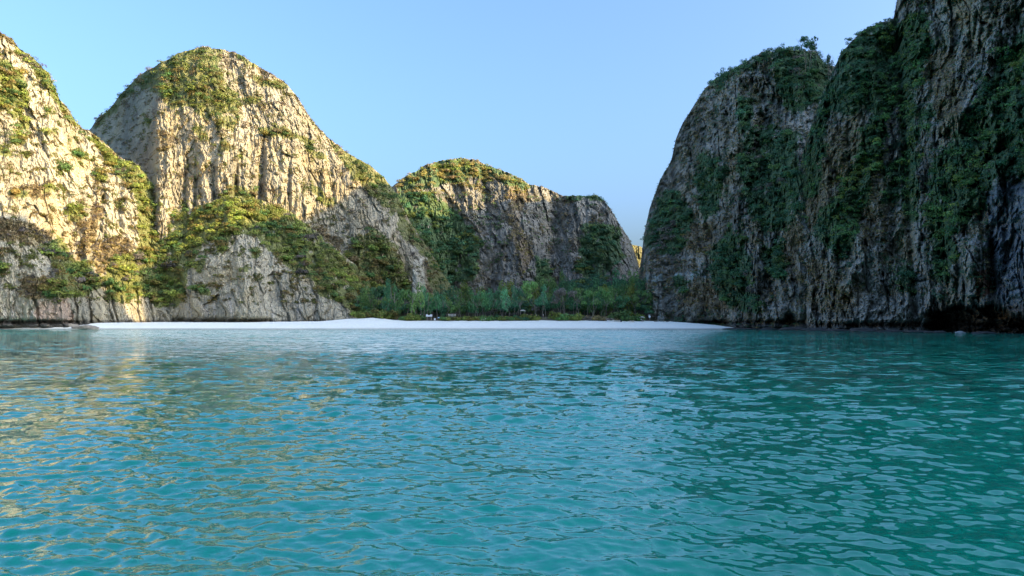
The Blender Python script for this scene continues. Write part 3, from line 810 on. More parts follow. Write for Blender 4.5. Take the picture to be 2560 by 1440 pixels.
def scatter(key, pal, dens, rad, nleaf=60, sp_pal=None, top_pal=None, seed=0, label='', nind=40, ind_label='', ind_group=''):
    c = CLIFFS[key]; rng = np.random.default_rng(100 + seed)
    PX, PY, X, Y, Z, veg = c['PX'], c['PY'], c['X'], c['Y'], c['Z'], c['veg']
    vis = (PX > -160) & (PX < 2700) & (PY > -60)
    gs = []
    px_step = np.abs(PX[1:, :] - PX[:-1, :]); px_step = np.concatenate([px_step, px_step[-1:]], 0)
    py_step = np.abs(PY[:, 1:] - PY[:, :-1]); py_step = np.concatenate([py_step, py_step[:, -1:]], 1)
    wgt = np.clip(px_step * py_step / 6.5, 0, 2)
    for typ in (1, 2, 3):
        m = vis & (veg == typ)
        R0 = {1: rad, 2: rad * 0.55, 3: rad * 0.42}[typ]
        dd = {1: dens, 2: dens * 1.2, 3: dens * 1.5}[typ]
        # expected crown density per vertex from its screen size
        rp = R0 * F / Y
        prob = wgt * 6.5 / (math.pi * rp ** 2) * dd
        pick = m & (rng.random(PX.shape) < prob)
        idx = np.argwhere(pick)
        if len(idx) == 0: continue
        ii, jj = idx[:, 0], idx[:, 1]
        C = np.stack([X[ii, jj], Y[ii, jj], Z[ii, jj]], -1)
        n = len(C)
        R = R0 * rng.uniform(0.55, 1.45, n) ** 1.0
        P = {1: pal, 2: [(DRY, 3), (GREY, 1), (YEL, 1)], 3: sp_pal or pal}[typ]
        cols = np.array([p[0] for p in P]); ww = np.array([p[1] for p in P], float); ww /= ww.sum()
        # neighbouring crowns share a kind
        q = fbm(C[:, 0] / 22, C[:, 1] / 22, C[:, 2] / 22, 2, 300 + seed)
        q = np.clip((q + 0.55) / 1.1 + rng.normal(size=n) * 0.22, 0, 0.999)
        ki = np.searchsorted(np.cumsum(ww), q).clip(0, len(P) - 1)
        col = cols[ki] * rng.uniform(0.7, 1.35, (n, 1))
        if key == keys[2]:      # sunlight's gold put into the leaf colour on the middle mountain's summit
            top_ = (PY[ii, jj] < 486) & (PX[ii, jj] < 1335)
            sun_gold = np.array([YEL * 1.3, YEL * 1.1, OLIVE * 1.5, DRY * 1.2])[rng.integers(0, 4, n)]
            col = np.where(top_[:, None], sun_gold * rng.uniform(.8, 1.2, (n, 1)), col)
        C[:, 2] += 0.2 * R; C[:, 1] -= 0.15 * R
        sky_ = jj > 0.96 * PX.shape[1]
        C[:, 2] -= np.where(sky_, 0.45 * R, 0)
        zone = np.where(PY[ii, jj] < 480, 0, np.where(PY[ii, jj] < 640, 1, 2)); pxz = PX[ii, jj]
        if typ == 1 and nind:
            # the largest crowns become things of their own
            size = R / C[:, 1] * rng.uniform(0.6, 1.4, n)
            o = np.argsort(-size + sky_ * 1.0)[:nind]
            for a in o: HILL.append((C[a], R[a], col[a], kword(P[ki[a]][0]), ind_label, zword(key, pxz[a], PY[ii[a], jj[a]])))
            keep = np.ones(n, bool); keep[o] = False
            C, R, col, n = C[keep], R[keep], col[keep], keep.sum()
        sq = rng.uniform(0.5, 0.9, n)
        nl = int(nleaf * 1.25) if typ == 1 else int(nleaf * 0.42)
        nrm = np.tile(np.array([0, -0.6, 0.3]), (n, 1))
        gs.append(leaves(C, R, sq, nl, col, 0.145 if typ == 1 else 0.22, rng, nrm))
    V, Fc, cc = cat_geo(gs)
    o = link('cliff_vegetation', mesh_np('cliff_vegetation', V, Fc, M_LEAF, cc, False))
    tag(o, label, 'vegetation', None, 'stuff')
    return len(Fc)

keys = list(CLIFFS.keys())
tot = 0
tot += scatter(keys[0], [(GREEN * 1.4, 2), (OLIVE * 1.5, 3), (YEL * 1.15, 1.5), (OLIVE * 1.9, 3), (GREEN * 1.4, 2), (GREY, .3)], 3.7, 2.9, 72, [(OLIVE, 2), (DRY, 1), (YEL, 1)], seed=1,
        label='dense shrubs and small trees covering the saddle and ledges of the left cliff', nind=130,
        ind_label='bushy tree crown on the wooded saddle slope between left cliff and promontory', ind_group='single trees on the left saddle slope')
tot += scatter(keys[1], [(GREEN, 2), (OLIVE * 1.3, 3), (YEL, 1), (GREEN * 1.4, 2), (DRY, .5)], 2.9, 2.8, 56, [(OLIVE, 2), (DRY, 1.3), (GREY, 1)], seed=2,
        label='shrubs patching the face and top of the tall rounded dome', nind=50,
        ind_label='bushy tree crown clinging to the tall rounded limestone dome', ind_group='single trees on the tall dome')
tot += scatter(keys[2], [(GREEN, 2), (DEEP * 1.5, 3), (OLIVE * 1.0, 1.5)], 2.6, 3.6, 56, [(GREEN, 1), (GREY * 0.8, 1), (DRY * 0.8, 1)], seed=3,
        label='green thicket and shrubs on the middle mountain', nind=40,
        ind_label='bushy tree crown on the slopes of the middle mountain', ind_group='single trees on the middle mountain')
tot += scatter(keys[3], [(OLIVE * 1.3, 2), (YEL, 2)], 1.6, 5, 40, seed=4, label='sunlit trees covering the small far hill in the gap', nind=0)
tot += scatter(keys[4], [(DEEP * 1.6, 3), (GREEN * 1.4, 2), (DEEP * 1.9, 2), (GREY, .6)], 2.9, 2.5, 56, [(DEEP * 1.6, 2), (DRY * 1.1, 2), (GREY, 1)], seed=5,
        label='dark shrubs hanging on the rear right cliff', nind=40,
        ind_label='dark shrub crown hanging on the rear right cliff', ind_group='single shrubs on the rear right cliff')
tot += scatter(keys[5], [(DEEP * 1.6, 2), (GREEN * 1.8, 2), (GREEN * 2.1, 1.5), (OLIVE * 1.6, 1)], 3.0, 1.8, 50, [(DEEP * 1.6, 2), (DRY * 1.2, 1.8), (GREY * 1.1, 1)], seed=6,
        label='hanging creepers and shrubs on the near right cliff', nind=40,
        ind_label='leafy shrub crown hanging on the near right cliff', ind_group='single shrubs on the near right cliff')
print('leaf triangles', tot)

# shared crown meshes for single trees
def crown_mesh(name, seed, R=1.0, lobes=5, flat=0.6, n=36, size=0.30, spread=0.6):
    rng = np.random.default_rng(seed)
    C = rng.normal(size=(lobes, 3)) * spread * 0.5; C[:, 2] = np.abs(C[:, 2]) * flat
    C[0] = 0
    g = leaves(C, rng.uniform(0.42, 0.62, lobes), np.full(lobes, flat + 0.1), n, np.ones((lobes, 3)) * 0.5, size, rng)
    return mesh_np(name, g[0] * R, g[1], M_LEAF, g[2] * 2.0, False)
hill_protos = [crown_mesh('tree_crown', 500 + i, 1.25, 6, random.uniform(0.5, 0.8), 34, 0.27) for i in range(8)]
for i, (c, R, col, kw, lab, zw) in enumerate(HILL):
    grp = 'single trees ' + zw; lab = kw + ' bushy tree crown ' + zw; R = R * 0.85
    o = bpy.data.objects.new('hillside_tree', hill_protos[i % 8]); COL.objects.link(o)
    o.location = c; o.rotation_euler.z = random.uniform(0, 6.28); s_ = R * 1.1
    o.scale = (s_, s_, s_ * random.uniform(0.8, 1.1)); o.color = (*col, 1)
    tag(o, lab, 'tree', grp)

# ------------------------------------------------------------------ mound thicket behind the grove
def mound():
    rng = np.random.default_rng(909)
    n = 1500
    px = rng.uniform(860, 1640, n); D = 395 + 110 * rng.random(n) ** 0.9
    z = ground_z(px, D)
    R = rng.uniform(2.4, 4.8, n)
    C = np.stack([wx(px, D), D, z + R * 0.6 + rng.uniform(2.0, 6.0, n)], -1)
    lim = wz(np.interp(px, [860, 950, 1100, 1200, 1290, 1340, 1400, 1450, 1510, 1560, 1600, 1640], [705, 722, 735, 742, 738, 716, 700, 690, 682, 700, 690, 695]) + rng.uniform(0, 30, n), D)
    C[:, 2] = np.minimum(C[:, 2], lim - R * 0.6)
    pal = np.array([GREEN, DEEP * 1.2, DEEP, TEALG * 0.9, OLIVE * 0.7, GREY * 0.7]) * 1.45
    q = np.clip((fbm(C[:, 0] / 18, C[:, 1] / 18, 0.4, 2, 88) + 0.5) + rng.normal(size=n) * 0.15, 0, 0.999)
    col = pal[(q * 6).astype(int)] * rng.uniform(0.75, 1.3, (n, 1))
    g = leaves(C, R, rng.uniform(0.45, 0.7, n), 64, col, 0.17, rng, np.tile(np.array([0, -.4, .3]), (n, 1)))
    o = link('thicket', mesh_np('thicket', g[0], g[1], M_LEAF, g[2], False))
    tag(o, 'dense green forest thicket on the ground rising behind the beach grove', 'thicket', None, 'stuff')
mound()

# ------------------------------------------------------------------ grove trees with trunks
def trunk_mesh(name, seed, H, stems, spread, r0, mat, fork=True):
    rnd = random.Random(seed); mb = MB()
    for k in range(stems):
        a = rnd.uniform(0, 6.28); b0 = (rnd.uniform(-.3, .3) * (stems > 1), rnd.uniform(-.3, .3) * (stems > 1), -0.4)
        sx_ = spread * rnd.uniform(0.5, 1.2) * math.cos(a); sy_ = spread * rnd.uniform(0.4, 1) * math.sin(a)
        pts = [b0]
        for t in (0.3, 0.6, 1.0):
            pts.append((b0[0] + sx_ * t ** 1.3 + rnd.uniform(-.15, .15), b0[1] + sy_ * t ** 1.3, H * t * 0.85))
        mb.tube(pts, [r0, r0 * .8, r0 * .6, r0 * .35], 6)
        if fork:
            for j in range(3):
                aa = rnd.uniform(0, 6.28); p = Vector(pts[2]); q = p + Vector((math.cos(aa) * H * .28, math.sin(aa) * H * .28, H * .28))
                mb.tube([p, (p + q) / 2 + Vector((0, 0, .1 * H)) * .3, q], [r0 * .5, r0 * .35, r0 * .15], 5)
    return mb.mesh(name, mat, True)
def grove_crown(name, seed, kind):
    rng = np.random.default_rng(seed); gs = []
    if kind == 'umbrella':      # layered flat crown
        L = 11; C = np.stack([rng.uniform(-.8, .8, L), rng.uniform(-.8, .8, L), rng.uniform(0.45, 1.05, L)], -1)
        g = leaves(C, rng.uniform(.28, .5, L), np.full(L, .38), 70, np.full((L, 3), .5), .16, rng)
    elif kind == 'feather':     # casuarina-like, upright
        L = 12; t = np.linspace(0, 1, L); C = np.stack([rng.uniform(-.5, .5, L) * (1 - .6 * t), rng.uniform(-.5, .5, L) * (1 - .6 * t), .25 + t * .85], -1)
        g = leaves(C, rng.uniform(.22, .38, L), np.full(L, 1.0), 70, np.full((L, 3), .5), .15, rng)
    else:                       # round
        L = 9; C = rng.normal(size=(L, 3)) * .36; C[:, 2] = np.abs(C[:, 2]) * .9 + .4
        g = leaves(C, rng.uniform(.32, .5, L), np.full(L, .7), 80, np.full((L, 3), .5), .15, rng)
    return mesh_np(name, g[0], g[1], M_LEAF, g[2] * 2, False)
CR = {k: [grove_crown('crown', 700 + i + 10 * j, k) for i in range(4)] for j, k in enumerate(('umbrella', 'feather', 'round'))}
TR = [trunk_mesh('trunk', 40 + i, 1.0, s_, sp, r_ * .5, M_BARK) for i, (s_, sp, r_) in enumerate(((1, .1, .03), (3, .35, .022), (4, .5, .018), (2, .25, .026)))]
TR2 = [t_.copy() for t_ in TR]
for t_ in TR2: t_.materials[0] = M_DARKBARK
def grove_tree(px, D, H, W, kind, col, stems, label, group=None, zbase=None, lift=0.0):
    z = float(ground_z(px, D)) if zbase is None else zbase
    e = empty('tree', (wx(px, D), D, z), random.uniform(0, 6.28))
    tag(e, label, 'tree', group)
    t = link('trunk', (TR2 if D > 394 else TR)[stems], e); col = col * 1.55; H = H * 1.3; W = W * 1.1; col = col * 1.15; t.scale = (H, H, H)
    c = link('crown', random.choice(CR[kind]), e); c.scale = (W, W, H * (0.72 - 0.5 * lift)); c.location = (0, 0, H * (0.22 + lift)); c.color = (*(col * random.uniform(.85, 1.2)), 1)
    return e
rnd = random.Random(5)
# front rank, left to right: (px, D, height m, half width m, kind, colour, trunk type)
FRONT = [(968, 380, 15, 4.5, 'feather', TEALG, 0), (990, 379, 13, 4.5, 'feather', TEALG, 0), (1012, 382, 14, 4.6, 'umbrella', GREEN, 3), (1040, 378, 12, 4, 'round', GREEN, 3),
         (1060, 384, 13, 4.5, 'feather', TEALG, 0), (1085, 385, 11, 4.6, 'round', TEALG, 3), (1105, 386, 10, 4, 'feather', TEALG, 0), (1130, 382, 9, 3.8, 'round', GREEN * 1.2, 1),
         (1160, 384, 10, 4.2, 'round', GREEN, 3), (1185, 385, 10, 4.6, 'round', TEALG, 1), (1212, 380, 10, 4.2, 'feather', TEALG * 1.1, 1), (1235, 381, 10, 4.8, 'round', TEALG, 2), (1262, 380, 11, 4.6, 'feather', TEALG * 1.1, 2), (1280, 384, 11, 4.2, 'round', TEALG, 1),
         (1322, 386, 15, 6.0, 'umbrella', GREEN * 1.1, 1), (1352, 381, 10.5, 4.0, 'round', TEALG * 1.1, 1), (1385, 392, 11, 5.0, 'round', DEEP, 0), (1412, 384, 13, 6.0, 'umbrella', GREY * .8, 2), (1430, 386, 12, 4.6, 'feather', DEEP * 1.2, 2),
         (1470, 386, 12, 5.5, 'umbrella', GREEN, 2), (1490, 388, 11, 5.0, 'round', DEEP * 1.3, 2), (1520, 390, 11, 5.0, 'round', GREEN, 1), (1548, 392, 10, 4.6, 'umbrella', DEEP * 1.3, 1), (1575, 396, 11, 4.6, 'umbrella', GREEN * .9, 3)]
FL = {968: 'tall blue-green feathery tree at the left end of the beach grove', 990: 'feathery tree second from the left in the beach grove',
      1012: 'layered dark tree left of the white lifeguard hut', 1040: 'round tree just left of the white hut', 1060: 'feathery tree rising over the white lifeguard hut',
      1130: 'yellow-green round tree above the slatted fence', 1322: 'broad layered tree over the picnic shelter, tallest of the grove', 1352: 'round blue-green tree right of the picnic shelter',
      1412: 'grey half-bare umbrella tree with pale slender trunks', 1575: 'flat-topped tree at the grove end beside the dark cliff'}
for a in FRONT:
    lab = FL.get(a[0]); grp = None
    if lab is None:
        zone = 'left of the white posts' if a[0] < 1200 else ('between white posts and picnic shelter' if a[0] < 1300 else 'right of the picnic shelter')
        lab = '%s tree in the front row of the grove %s' % ({'round': 'round leafy', 'feather': 'feathery', 'umbrella': 'flat layered'}[a[4]], zone); grp = 'grove trees ' + zone
    grove_tree(a[0], a[1], a[2], a[3], a[4], a[5] * 1.25, a[6], lab, grp, None, -0.2 if a[0] < 1200 else 0.0)
for i in range(72):
    px = 900 + i * 9.9 + rnd.uniform(-6, 6); D = rnd.uniform(396, 440)
    k = rnd.choice(['umbrella', 'umbrella', 'round', 'feather'])
    hgt = rnd.uniform(10, 15) if px > 1150 else rnd.uniform(9, 13)
    grove_tree(px, D, hgt, rnd.uniform(4.5, 7.0), k, rnd.choice([GREEN, DEEP * 1.2, TEALG * .9, GREEN * 1.15, OLIVE * .7]), rnd.randrange(4),
               *((lambda z: ({'round': 'round leafy', 'feather': 'feathery', 'umbrella': 'flat layered'}[k] + ' forest tree ' + z, 'forest trees ' + z))(
                   'behind the left dune bushes' if px < 1010 else 'behind the white hut' if px < 1110 else 'behind the slatted frame' if px < 1200 else 'behind the pale leaning trunks' if px < 1300 else 'behind the picnic shelter' if px < 1400 else 'behind the dry bushes' if px < 1520 else 'beside the rear right cliff')), None, -0.2)

# shoreline shrubs
def shrub(px, D, R, col, label, group=None, h=0.8, dz=0.0):
    z = float(ground_z(px, D))
    o = bpy.data.objects.new('shrub', hill_protos[rnd.randrange(8)]); COL.objects.link(o)
    o.location = (wx(px, D), D, z + R * 0.25 + dz); o.rotation_euler.z = rnd.uniform(0, 6.28); R = R * 1.25; o.scale = (R, R, R * h); o.color = (*(col * rnd.uniform(1.5, 2.0)), 1)
    tag(o, label, 'shrub', group)
for (x0, x1, n, D, R, cols, h, lab, grp) in (
        (900, 975, 16, 374, 3.2, [OLIVE * .8, GREEN, ORNG * .7], 1.1, 'olive and rust bush on the sand dune at the left end of the beach', 'bushes on the left dune'),
        (1005, 1052, 9, 370, 2.4, [GREEN * 1.1, OLIVE * .8], 1.1, 'green bush at the sand edge left of the white hut', 'bushes left of the white hut'),
        (1100, 1200, 18, 369.5, 1.9, [OLIVE, OLIVE * .9, GREEN, ORNG * .7], .9, 'low olive bush in front of the slatted fence and leaning trunks', 'low bushes in front of the fence'),
        (1200, 1345, 24, 369.5, 1.9, [OLIVE, OLIVE * .8, GREEN, TEALG * .7, ORNG * .6], .9, 'low olive bush along the sand below the picnic shelter', 'low bushes below the picnic shelter'),
        (1385, 1450, 14, 370, 2.5, [GREEN * 1.2, OLIVE * .9], 1.1, 'dense bright green bush below the pale slender trunks', 'bushes below the pale trunks'),
        (1450, 1545, 18, 370, 2.1, [DRY * .9, GREY, GREY * .8, DRY * .7], .9, 'grey-brown dry bush on the sand bank', 'dry bushes on the sand bank'),
        (1530, 1600, 16, 371, 3.0, [GREEN, GREEN * .8, OLIVE * .7], 1.2, 'leafy green bush where the sand meets the right cliff', 'bushes near the right cliff')):
    for i in range(n):
        shrub(x0 + (x1 - x0) * (i + rnd.random()) / n, D + rnd.uniform(-1.5, 5), R * rnd.uniform(.7, 1.25), rnd.choice(cols), lab, grp, h)

# skyline trees on the right cliff
def skyline(px, py, D, H, W, kind, label, group=None, col=DEEP):
    grove_tree(px, D, H, W, kind, col, 1, label, group, zbase=wz(py + 10, D))
skyline(2012, 142, 384, 9.5, 4.8, 'umbrella', 'umbrella-shaped tree standing alone on top of the rear right cliff')
skyline(2032, 142, 388, 7.5, 3.8, 'umbrella', 'smaller flat tree leaning right beside the lone clifftop umbrella tree')
skyline(2072, 178, 388, 8.5, 2.6, 'round', 'small round tree in the notch between the two right cliffs')
for i, (px, py) in enumerate(((1778, 212), (1800, 196), (1828, 184), (1845, 176), (1862, 166), (1888, 152), (1915, 146), (1932, 138), (1948, 136), (1962, 134), (1978, 133), (1990, 134), (2003, 138), (2024, 142), (2044, 148), (2056, 160))):
    skyline(px, py, 408 + (px % 7), rnd.uniform(3.0, 5.5), rnd.uniform(2.2, 3.6), 'round', 'scrubby dark tree on the stepped skyline of the rear right cliff', 'scrub trees on the rear right skyline')
for i, (px, py) in enumerate(((2125, 112), (2150, 92), (2172, 80), (2198, 66), (2220, 56))):
    skyline(px, py, 292 + i * 1.5, rnd.uniform(2.5, 3.6), rnd.uniform(1.4, 2.2), 'umbrella', 'leafy tree on the sloping brow of the near right cliff', 'trees on the near right brow', DEEP * 1.3)

# ------------------------------------------------------------------ boulders
def boulder(name, loc, dims, seed, label, cat='boulder', col=(0.3, 0.26, 0.2), group=None):
    import bmesh
    bm = bmesh.new(); bmesh.ops.create_icosphere(bm, subdivisions=4, radius=1)
    P = np.array([v.co[:] for v in bm.verts])
    Fc = np.array([[v.index for v in f.verts] for f in bm.faces]); bm.free()
    n = fbm(P[:, 0] * 1.3, P[:, 1] * 1.3, P[:, 2] * 1.8, 4, seed)
    q = np.round(P[:, 2] * 5 + n * 2) / 5
    P = P * (1 + 0.38 * n)[:, None] + np.stack([0 * n, 0 * n, 0.18 * (q - P[:, 2])], -1)
    P *= np.array(dims)[None]
    c = np.array(col)[None] * (1 + 0.5 * fbm(P[:, 0], P[:, 1], P[:, 2] * 3, 3, seed + 2))[:, None]
    o = link(name, mesh_np(name, P, Fc, M_SMALLROCK, c), None, loc)
    tag(o, label, cat, group)
M_SMALLROCK = rock_material('boulder_rock', 1.0, 0.15, 0.25)
boulder('boulder', (wx(215, 353), 353, 0.6), (6.3, 3.5, 1.3), 3, 'broad flat brown boulder on the wet sand at the left end of the beach')
boulder('boulder', (wx(232, 351), 351, 0.1), (3.0, 1.6, 0.8), 9, 'small low rock at the right foot of the flat beach boulder')
boulder('boulder', (wx(170, 358), 358, 1.2), (6.0, 3.0, 1.6), 13, 'sloping brown rock slab against the left cliff foot')
boulder('boulder', (wx(105, 357), 357, 1.0), (7.0, 3.0, 1.5), 14, 'long ledge of brown rock at the foot of the left cliff')
boulder('boulder', (wx(2400, 196), 196, 0.15), (1.3, 0.8, 0.45), 17, 'pale rounded rock in the water before the sea cave', col=(0.35, 0.37, 0.35))
for i, (px, D, w) in enumerate(((1835, 352, 5), (1880, 338, 5), (1930, 322, 4), (1985, 296, 5), (2040, 272, 4), (2095, 256, 4), (2160, 244, 4), (2225, 230, 3.5), (2290, 216, 3.0), (2340, 206, 2.6), (2460, 190, 2.4))):
    boulder('boulder', (wx(px, D), D, 0.05), (w * 1.3, w * .7, rnd.uniform(.5, 1.1)), 20 + i, ('first', 'second', 'third', 'fourth', 'fifth', 'sixth', 'seventh', 'eighth', 'ninth', 'tenth', 'eleventh')[i] + ' low dark rock from the sand tip along the right cliff foot', 'boulder', (0.07, 0.07, 0.065), 'dark rocks along the right waterline')

# ------------------------------------------------------------------ beach structures
def gz(px, D): return float(ground_z(px, D))
def lifeguard_hut():
    D = 371; px = 1073
    e = empty('lifeguard_hut', (wx(px, D), D, gz(px, D))); tag(e, 'white box hut raised on crossed wooden stilts at the sand edge', 'hut')
    for x in (-1.1, 1.1):
        for y in (-.8, .8):
            MB().tube([(x, y, -.6), (x, y, 2.0)], [.09, .09]).build('stilt', M_WOOD, e)
    MB().tube([(-1.1, -.9, .1), (1.1, -.9, 1.8)], [.05, .05]).build('brace', M_WOOD, e)
    MB().tube([(1.1, -.98, .1), (-1.1, -.98, 1.8)], [.05, .05]).build('brace', M_WOOD, e)
    MB().box((0, 0, 2.06), (3.1, 2.2, .12)).build('floor', M_WOOD, e)
    MB().box((0, -1.02, 2.5), (3.0, .08, .75)).box((-1.0, -1.0, 3.05), (.95, .08, .36)).box((1.0, -1.0, 3.05), (.95, .08, .36)).box((-1.46, 0, 2.68), (.08, 1.96, 1.1)).box((1.46, 0, 2.68), (.08, 1.96, 1.1)).build('wall', M_WHITE, e)
    for x in (-1.4, 1.4):
        for y in (-.9, .9):
            MB().box((x * .93, y * .95, 3.35), (.09, .09, 2.4)).build('post', M_DARKWOOD, e)
    MB().prism([(-1.9, 4.5), (0, 5.2), (1.9, 4.5), (1.9, 4.38), (0, 5.08), (-1.9, 4.38)], -1.4, 1.4).build('roof', M_DARKWOOD, e)
    MB().box((1.0, -1.9, .9), (.12, 2.6, .08), 0, -.75).box((1.6, -1.9, .9), (.12, 2.6, .08), 0, -.75).build('ladder', M_WOOD, e)
lifeguard_hut()
def slat_fence():
    D = 373; px = 1130
    e = empty('slatted_gate', (wx(px, D), D, gz(px, D))); tag(e, 'dark wooden frame with six pale upright slats standing above the low bushes', 'fence')
    for x in (-2.6, 2.6): MB().box((x, 0, 1.6), (.3, .3, 3.8)).build('post', M_DARKWOOD, e)
    MB().box((0, 0, 3.55), (5.6, .22, .2)).build('beam', M_DARKWOOD, e); MB().box((0, 0, 1.9), (4.9, .2, .15)).build('beam', M_DARKWOOD, e)
    sl = MB().box((0, 0, 0), (.34, .06, 1.35)).mesh('slat', M_PALEWOOD)
    for k in range(6): link('slat', sl, e, (-1.75 + .7 * k, -.14, 2.72))
    MB().box((0, .3, 1.0), (4.6, .1, 1.6)).build('panel', M_WOOD, e)
M_PALEWOOD = plain('pale_wood', (0.62, 0.58, 0.5), 0.7, 0.12)
slat_fence()
def board(px, D, w, h, zc, mat, label, cat='sign', posts=True, name='sign_board'):
    e = empty(name, (wx(px, D), D, gz(px, D))); tag(e, label, cat)
    MB().box((0, 0, zc), (w, .06, h)).build('board', mat, e)
    for x in ((-w * .38, w * .38) if w > .9 else (0,)): MB().box((x, .06, zc / 2), (.07, .07, zc)).build('post', M_WOOD, e)
board(1087, 368.5, .85, 1.0, .9, M_WHITE, 'small white upright notice board right of the white hut')
board(1098, 369, 1.4, .6, 1.7, M_SIGNBLUE, 'low pale blue and white board right of the small notice board')
board(1052, 375, .55, 1.6, 2.4, M_PALECLOTH, 'narrow white hanging banner left of the white hut', 'banner', name='banner')
def shelter(px, D, w, d, h, label, roofmat, name='picnic_shelter'):
    e = empty(name, (wx(px, D), D, gz(px, D))); tag(e, label, 'shelter')
    for x in (-w / 2 + .15, w / 2 - .15):
        for y in (-d / 2, d / 2): MB().box((x, y, h / 2), (.12, .12, h)).build('post', M_WOOD, e)
    MB().prism([(-w / 2 - .3, h), (-w * .22, h + .55), (w * .22, h + .55), (w / 2 + .3, h), (w / 2 + .3, h - .1), (-w / 2 - .3, h - .1)], -d / 2 - .3, d / 2 + .3).build('roof', roofmat, e)
    MB().box((0, 0, .45), (w * .8, d * .5, .08)).build('table_top', M_WOOD, e)
    return e
shelter(1307, 376.5, 2.4, 2.0, 3.3, 'small open picnic shelter with pale roof under the tallest grove tree', M_PALEWOOD)
shelter(1604, 371, 2.2, 2.0, 1.9, 'low pale-roofed stall at the right end of the sand', M_PALEWOOD, 'stall')
def pavilion():
    D = 372; px = 1652
    e = empty('pavilion', (wx(px, D), D, gz(px, D))); tag(e, 'grey timber pavilion on posts against the foot of the right cliff', 'pavilion')
    for x in (-1.3, 0, 1.3):
        for y in (-1, 1): MB().box((x, y, 1.1), (.16, .16, 2.4)).build('post', M_GREYWOOD, e)
    MB().box((0, 0, 1.5), (3.2, 2.6, .14)).build('deck', M_GREYWOOD, e)
    for z in (1.9, 2.25): MB().box((0, -1.25, z), (3.2, .08, .14)).build('rail', M_GREYWOOD, e)
    MB().box((-.2, 0, 3.1), (.14, .14, 2.2), 0, .12).box((1.0, 0, 3.2), (.16, .16, 2.9)).build('mast', M_GREYWOOD, e)
    MB().prism([(-1.7, 2.5), (0, 3.1), (1.7, 2.5), (1.7, 2.4), (0, 3.0), (-1.7, 2.4)], -1.3, 1.3).build('roof', M_GREYWOOD, e)
M_GREYWOOD = plain('grey_wood', (0.30, 0.31, 0.30), 0.8, 0.25)
pavilion()
def round_sign():
    D = 373; px = 1624
    e = empty('round_sign', (wx(px, D), D, gz(px, D))); tag(e, 'white round sign on a post left of the grey timber pavilion', 'sign')
    MB().box((0, 0, 1.2), (.1, .1, 2.4)).build('post', M_GREYWOOD, e)
    MB().tube([(0, -.08, 2.4), (0, -.02, 2.4)], [.55, .55], 16).build('disc', M_WHITE, e)
    MB().box((-.2, -.05, 3.2), (.8, .05, .3)).build('plate', M_WHITE, e)
round_sign()
def bin_(px, D):
    e = empty('litter_bin', (wx(px, D), D, gz(px, D))); tag(e, 'upright black litter bin on the sand below the green bushes', 'litter bin')
    MB().tube([(0, 0, 0), (0, 0, .9), (0, 0, 1.0)], [.38, .42, .44], 12).build('body', M_BLACK, e)
    MB().tube([(0, 0, 1.0), (0, 0, 1.12), (0, 0, 1.2)], [.47, .4, .15], 12).build('lid', M_BLACK, e)
bin_(1553, 364)
def boat(px, D, L, mat, label, rz=0.1):
    e = empty('rowing_boat', (wx(px, D), D, gz(px, D)), rz); tag(e, label, 'boat')
    v = []; f = []; n = 12
    for i in range(n + 1):
        t = i / n * 2 - 1; w = .6 * (1 - abs(t) ** 2.4) + .02; sh = .55 + .25 * t * t
        v += [(t * L / 2, -w, sh), (t * L / 2, -w * .6, .08), (t * L / 2, 0, 0), (t * L / 2, w * .6, .08), (t * L / 2, w, sh)]
    for i in range(n):
        for k in range(4): a = i * 5 + k; f.append((a, a + 5, a + 6, a + 1))
    me = bpy.data.meshes.new('hull'); me.from_pydata(v, [], f); me.materials.append(mat)
    h = link('hull', me, e); md = h.modifiers.new('thick', 'SOLIDIFY'); md.thickness = .06
    for x in (-.25, .25): MB().box((x * L, 0, .42), (.22, .9, .04)).build('bench', M_WOOD, e)
boat(1526, 364, 3.2, M_WHITE, 'small white and dark rowing boat lying on the sand left of the black bin', .05)
boat(1542, 365, 3.4, M_PALEWOOD, 'pale wooden rowing boat beside the black bin', -.1)
boat(1580, 364, 2.4, M_PALEWOOD, 'small pale boat on the sand right of the black bin', .2)
def log(px, D, L, label, rz=.1, group=None, r=.16):
    o = MB().tube([(-L / 2, 0, .12), (-L / 6, .1, .2), (L / 6, -.05, .16), (L / 2, .1, .3)], [r, r * .9, r * .8, r * .45], 8).build('driftwood_log', M_WOOD, None, True)
    o.location = (wx(px, D), D, gz(px, D)); o.rotation_euler.z = rz; tag(o, label, 'driftwood', group)
log(1130, 369, 3.4, 'long driftwood log lying on the sand below the slatted frame')
for i, (px, L) in enumerate(((1400, 2.2), (1432, 1.8), (1462, 2.4), (1490, 2.0), (1640, 2.2), (1668, 1.6))):
    log(px, 369 + i % 3, L, 'bleached driftwood log at the edge of the dry bushes' if px < 1600 else 'bleached driftwood log in front of the grey pavilion', rnd.uniform(-.4, .4),
        'driftwood by the dry bushes' if px < 1600 else 'driftwood by the pavilion')

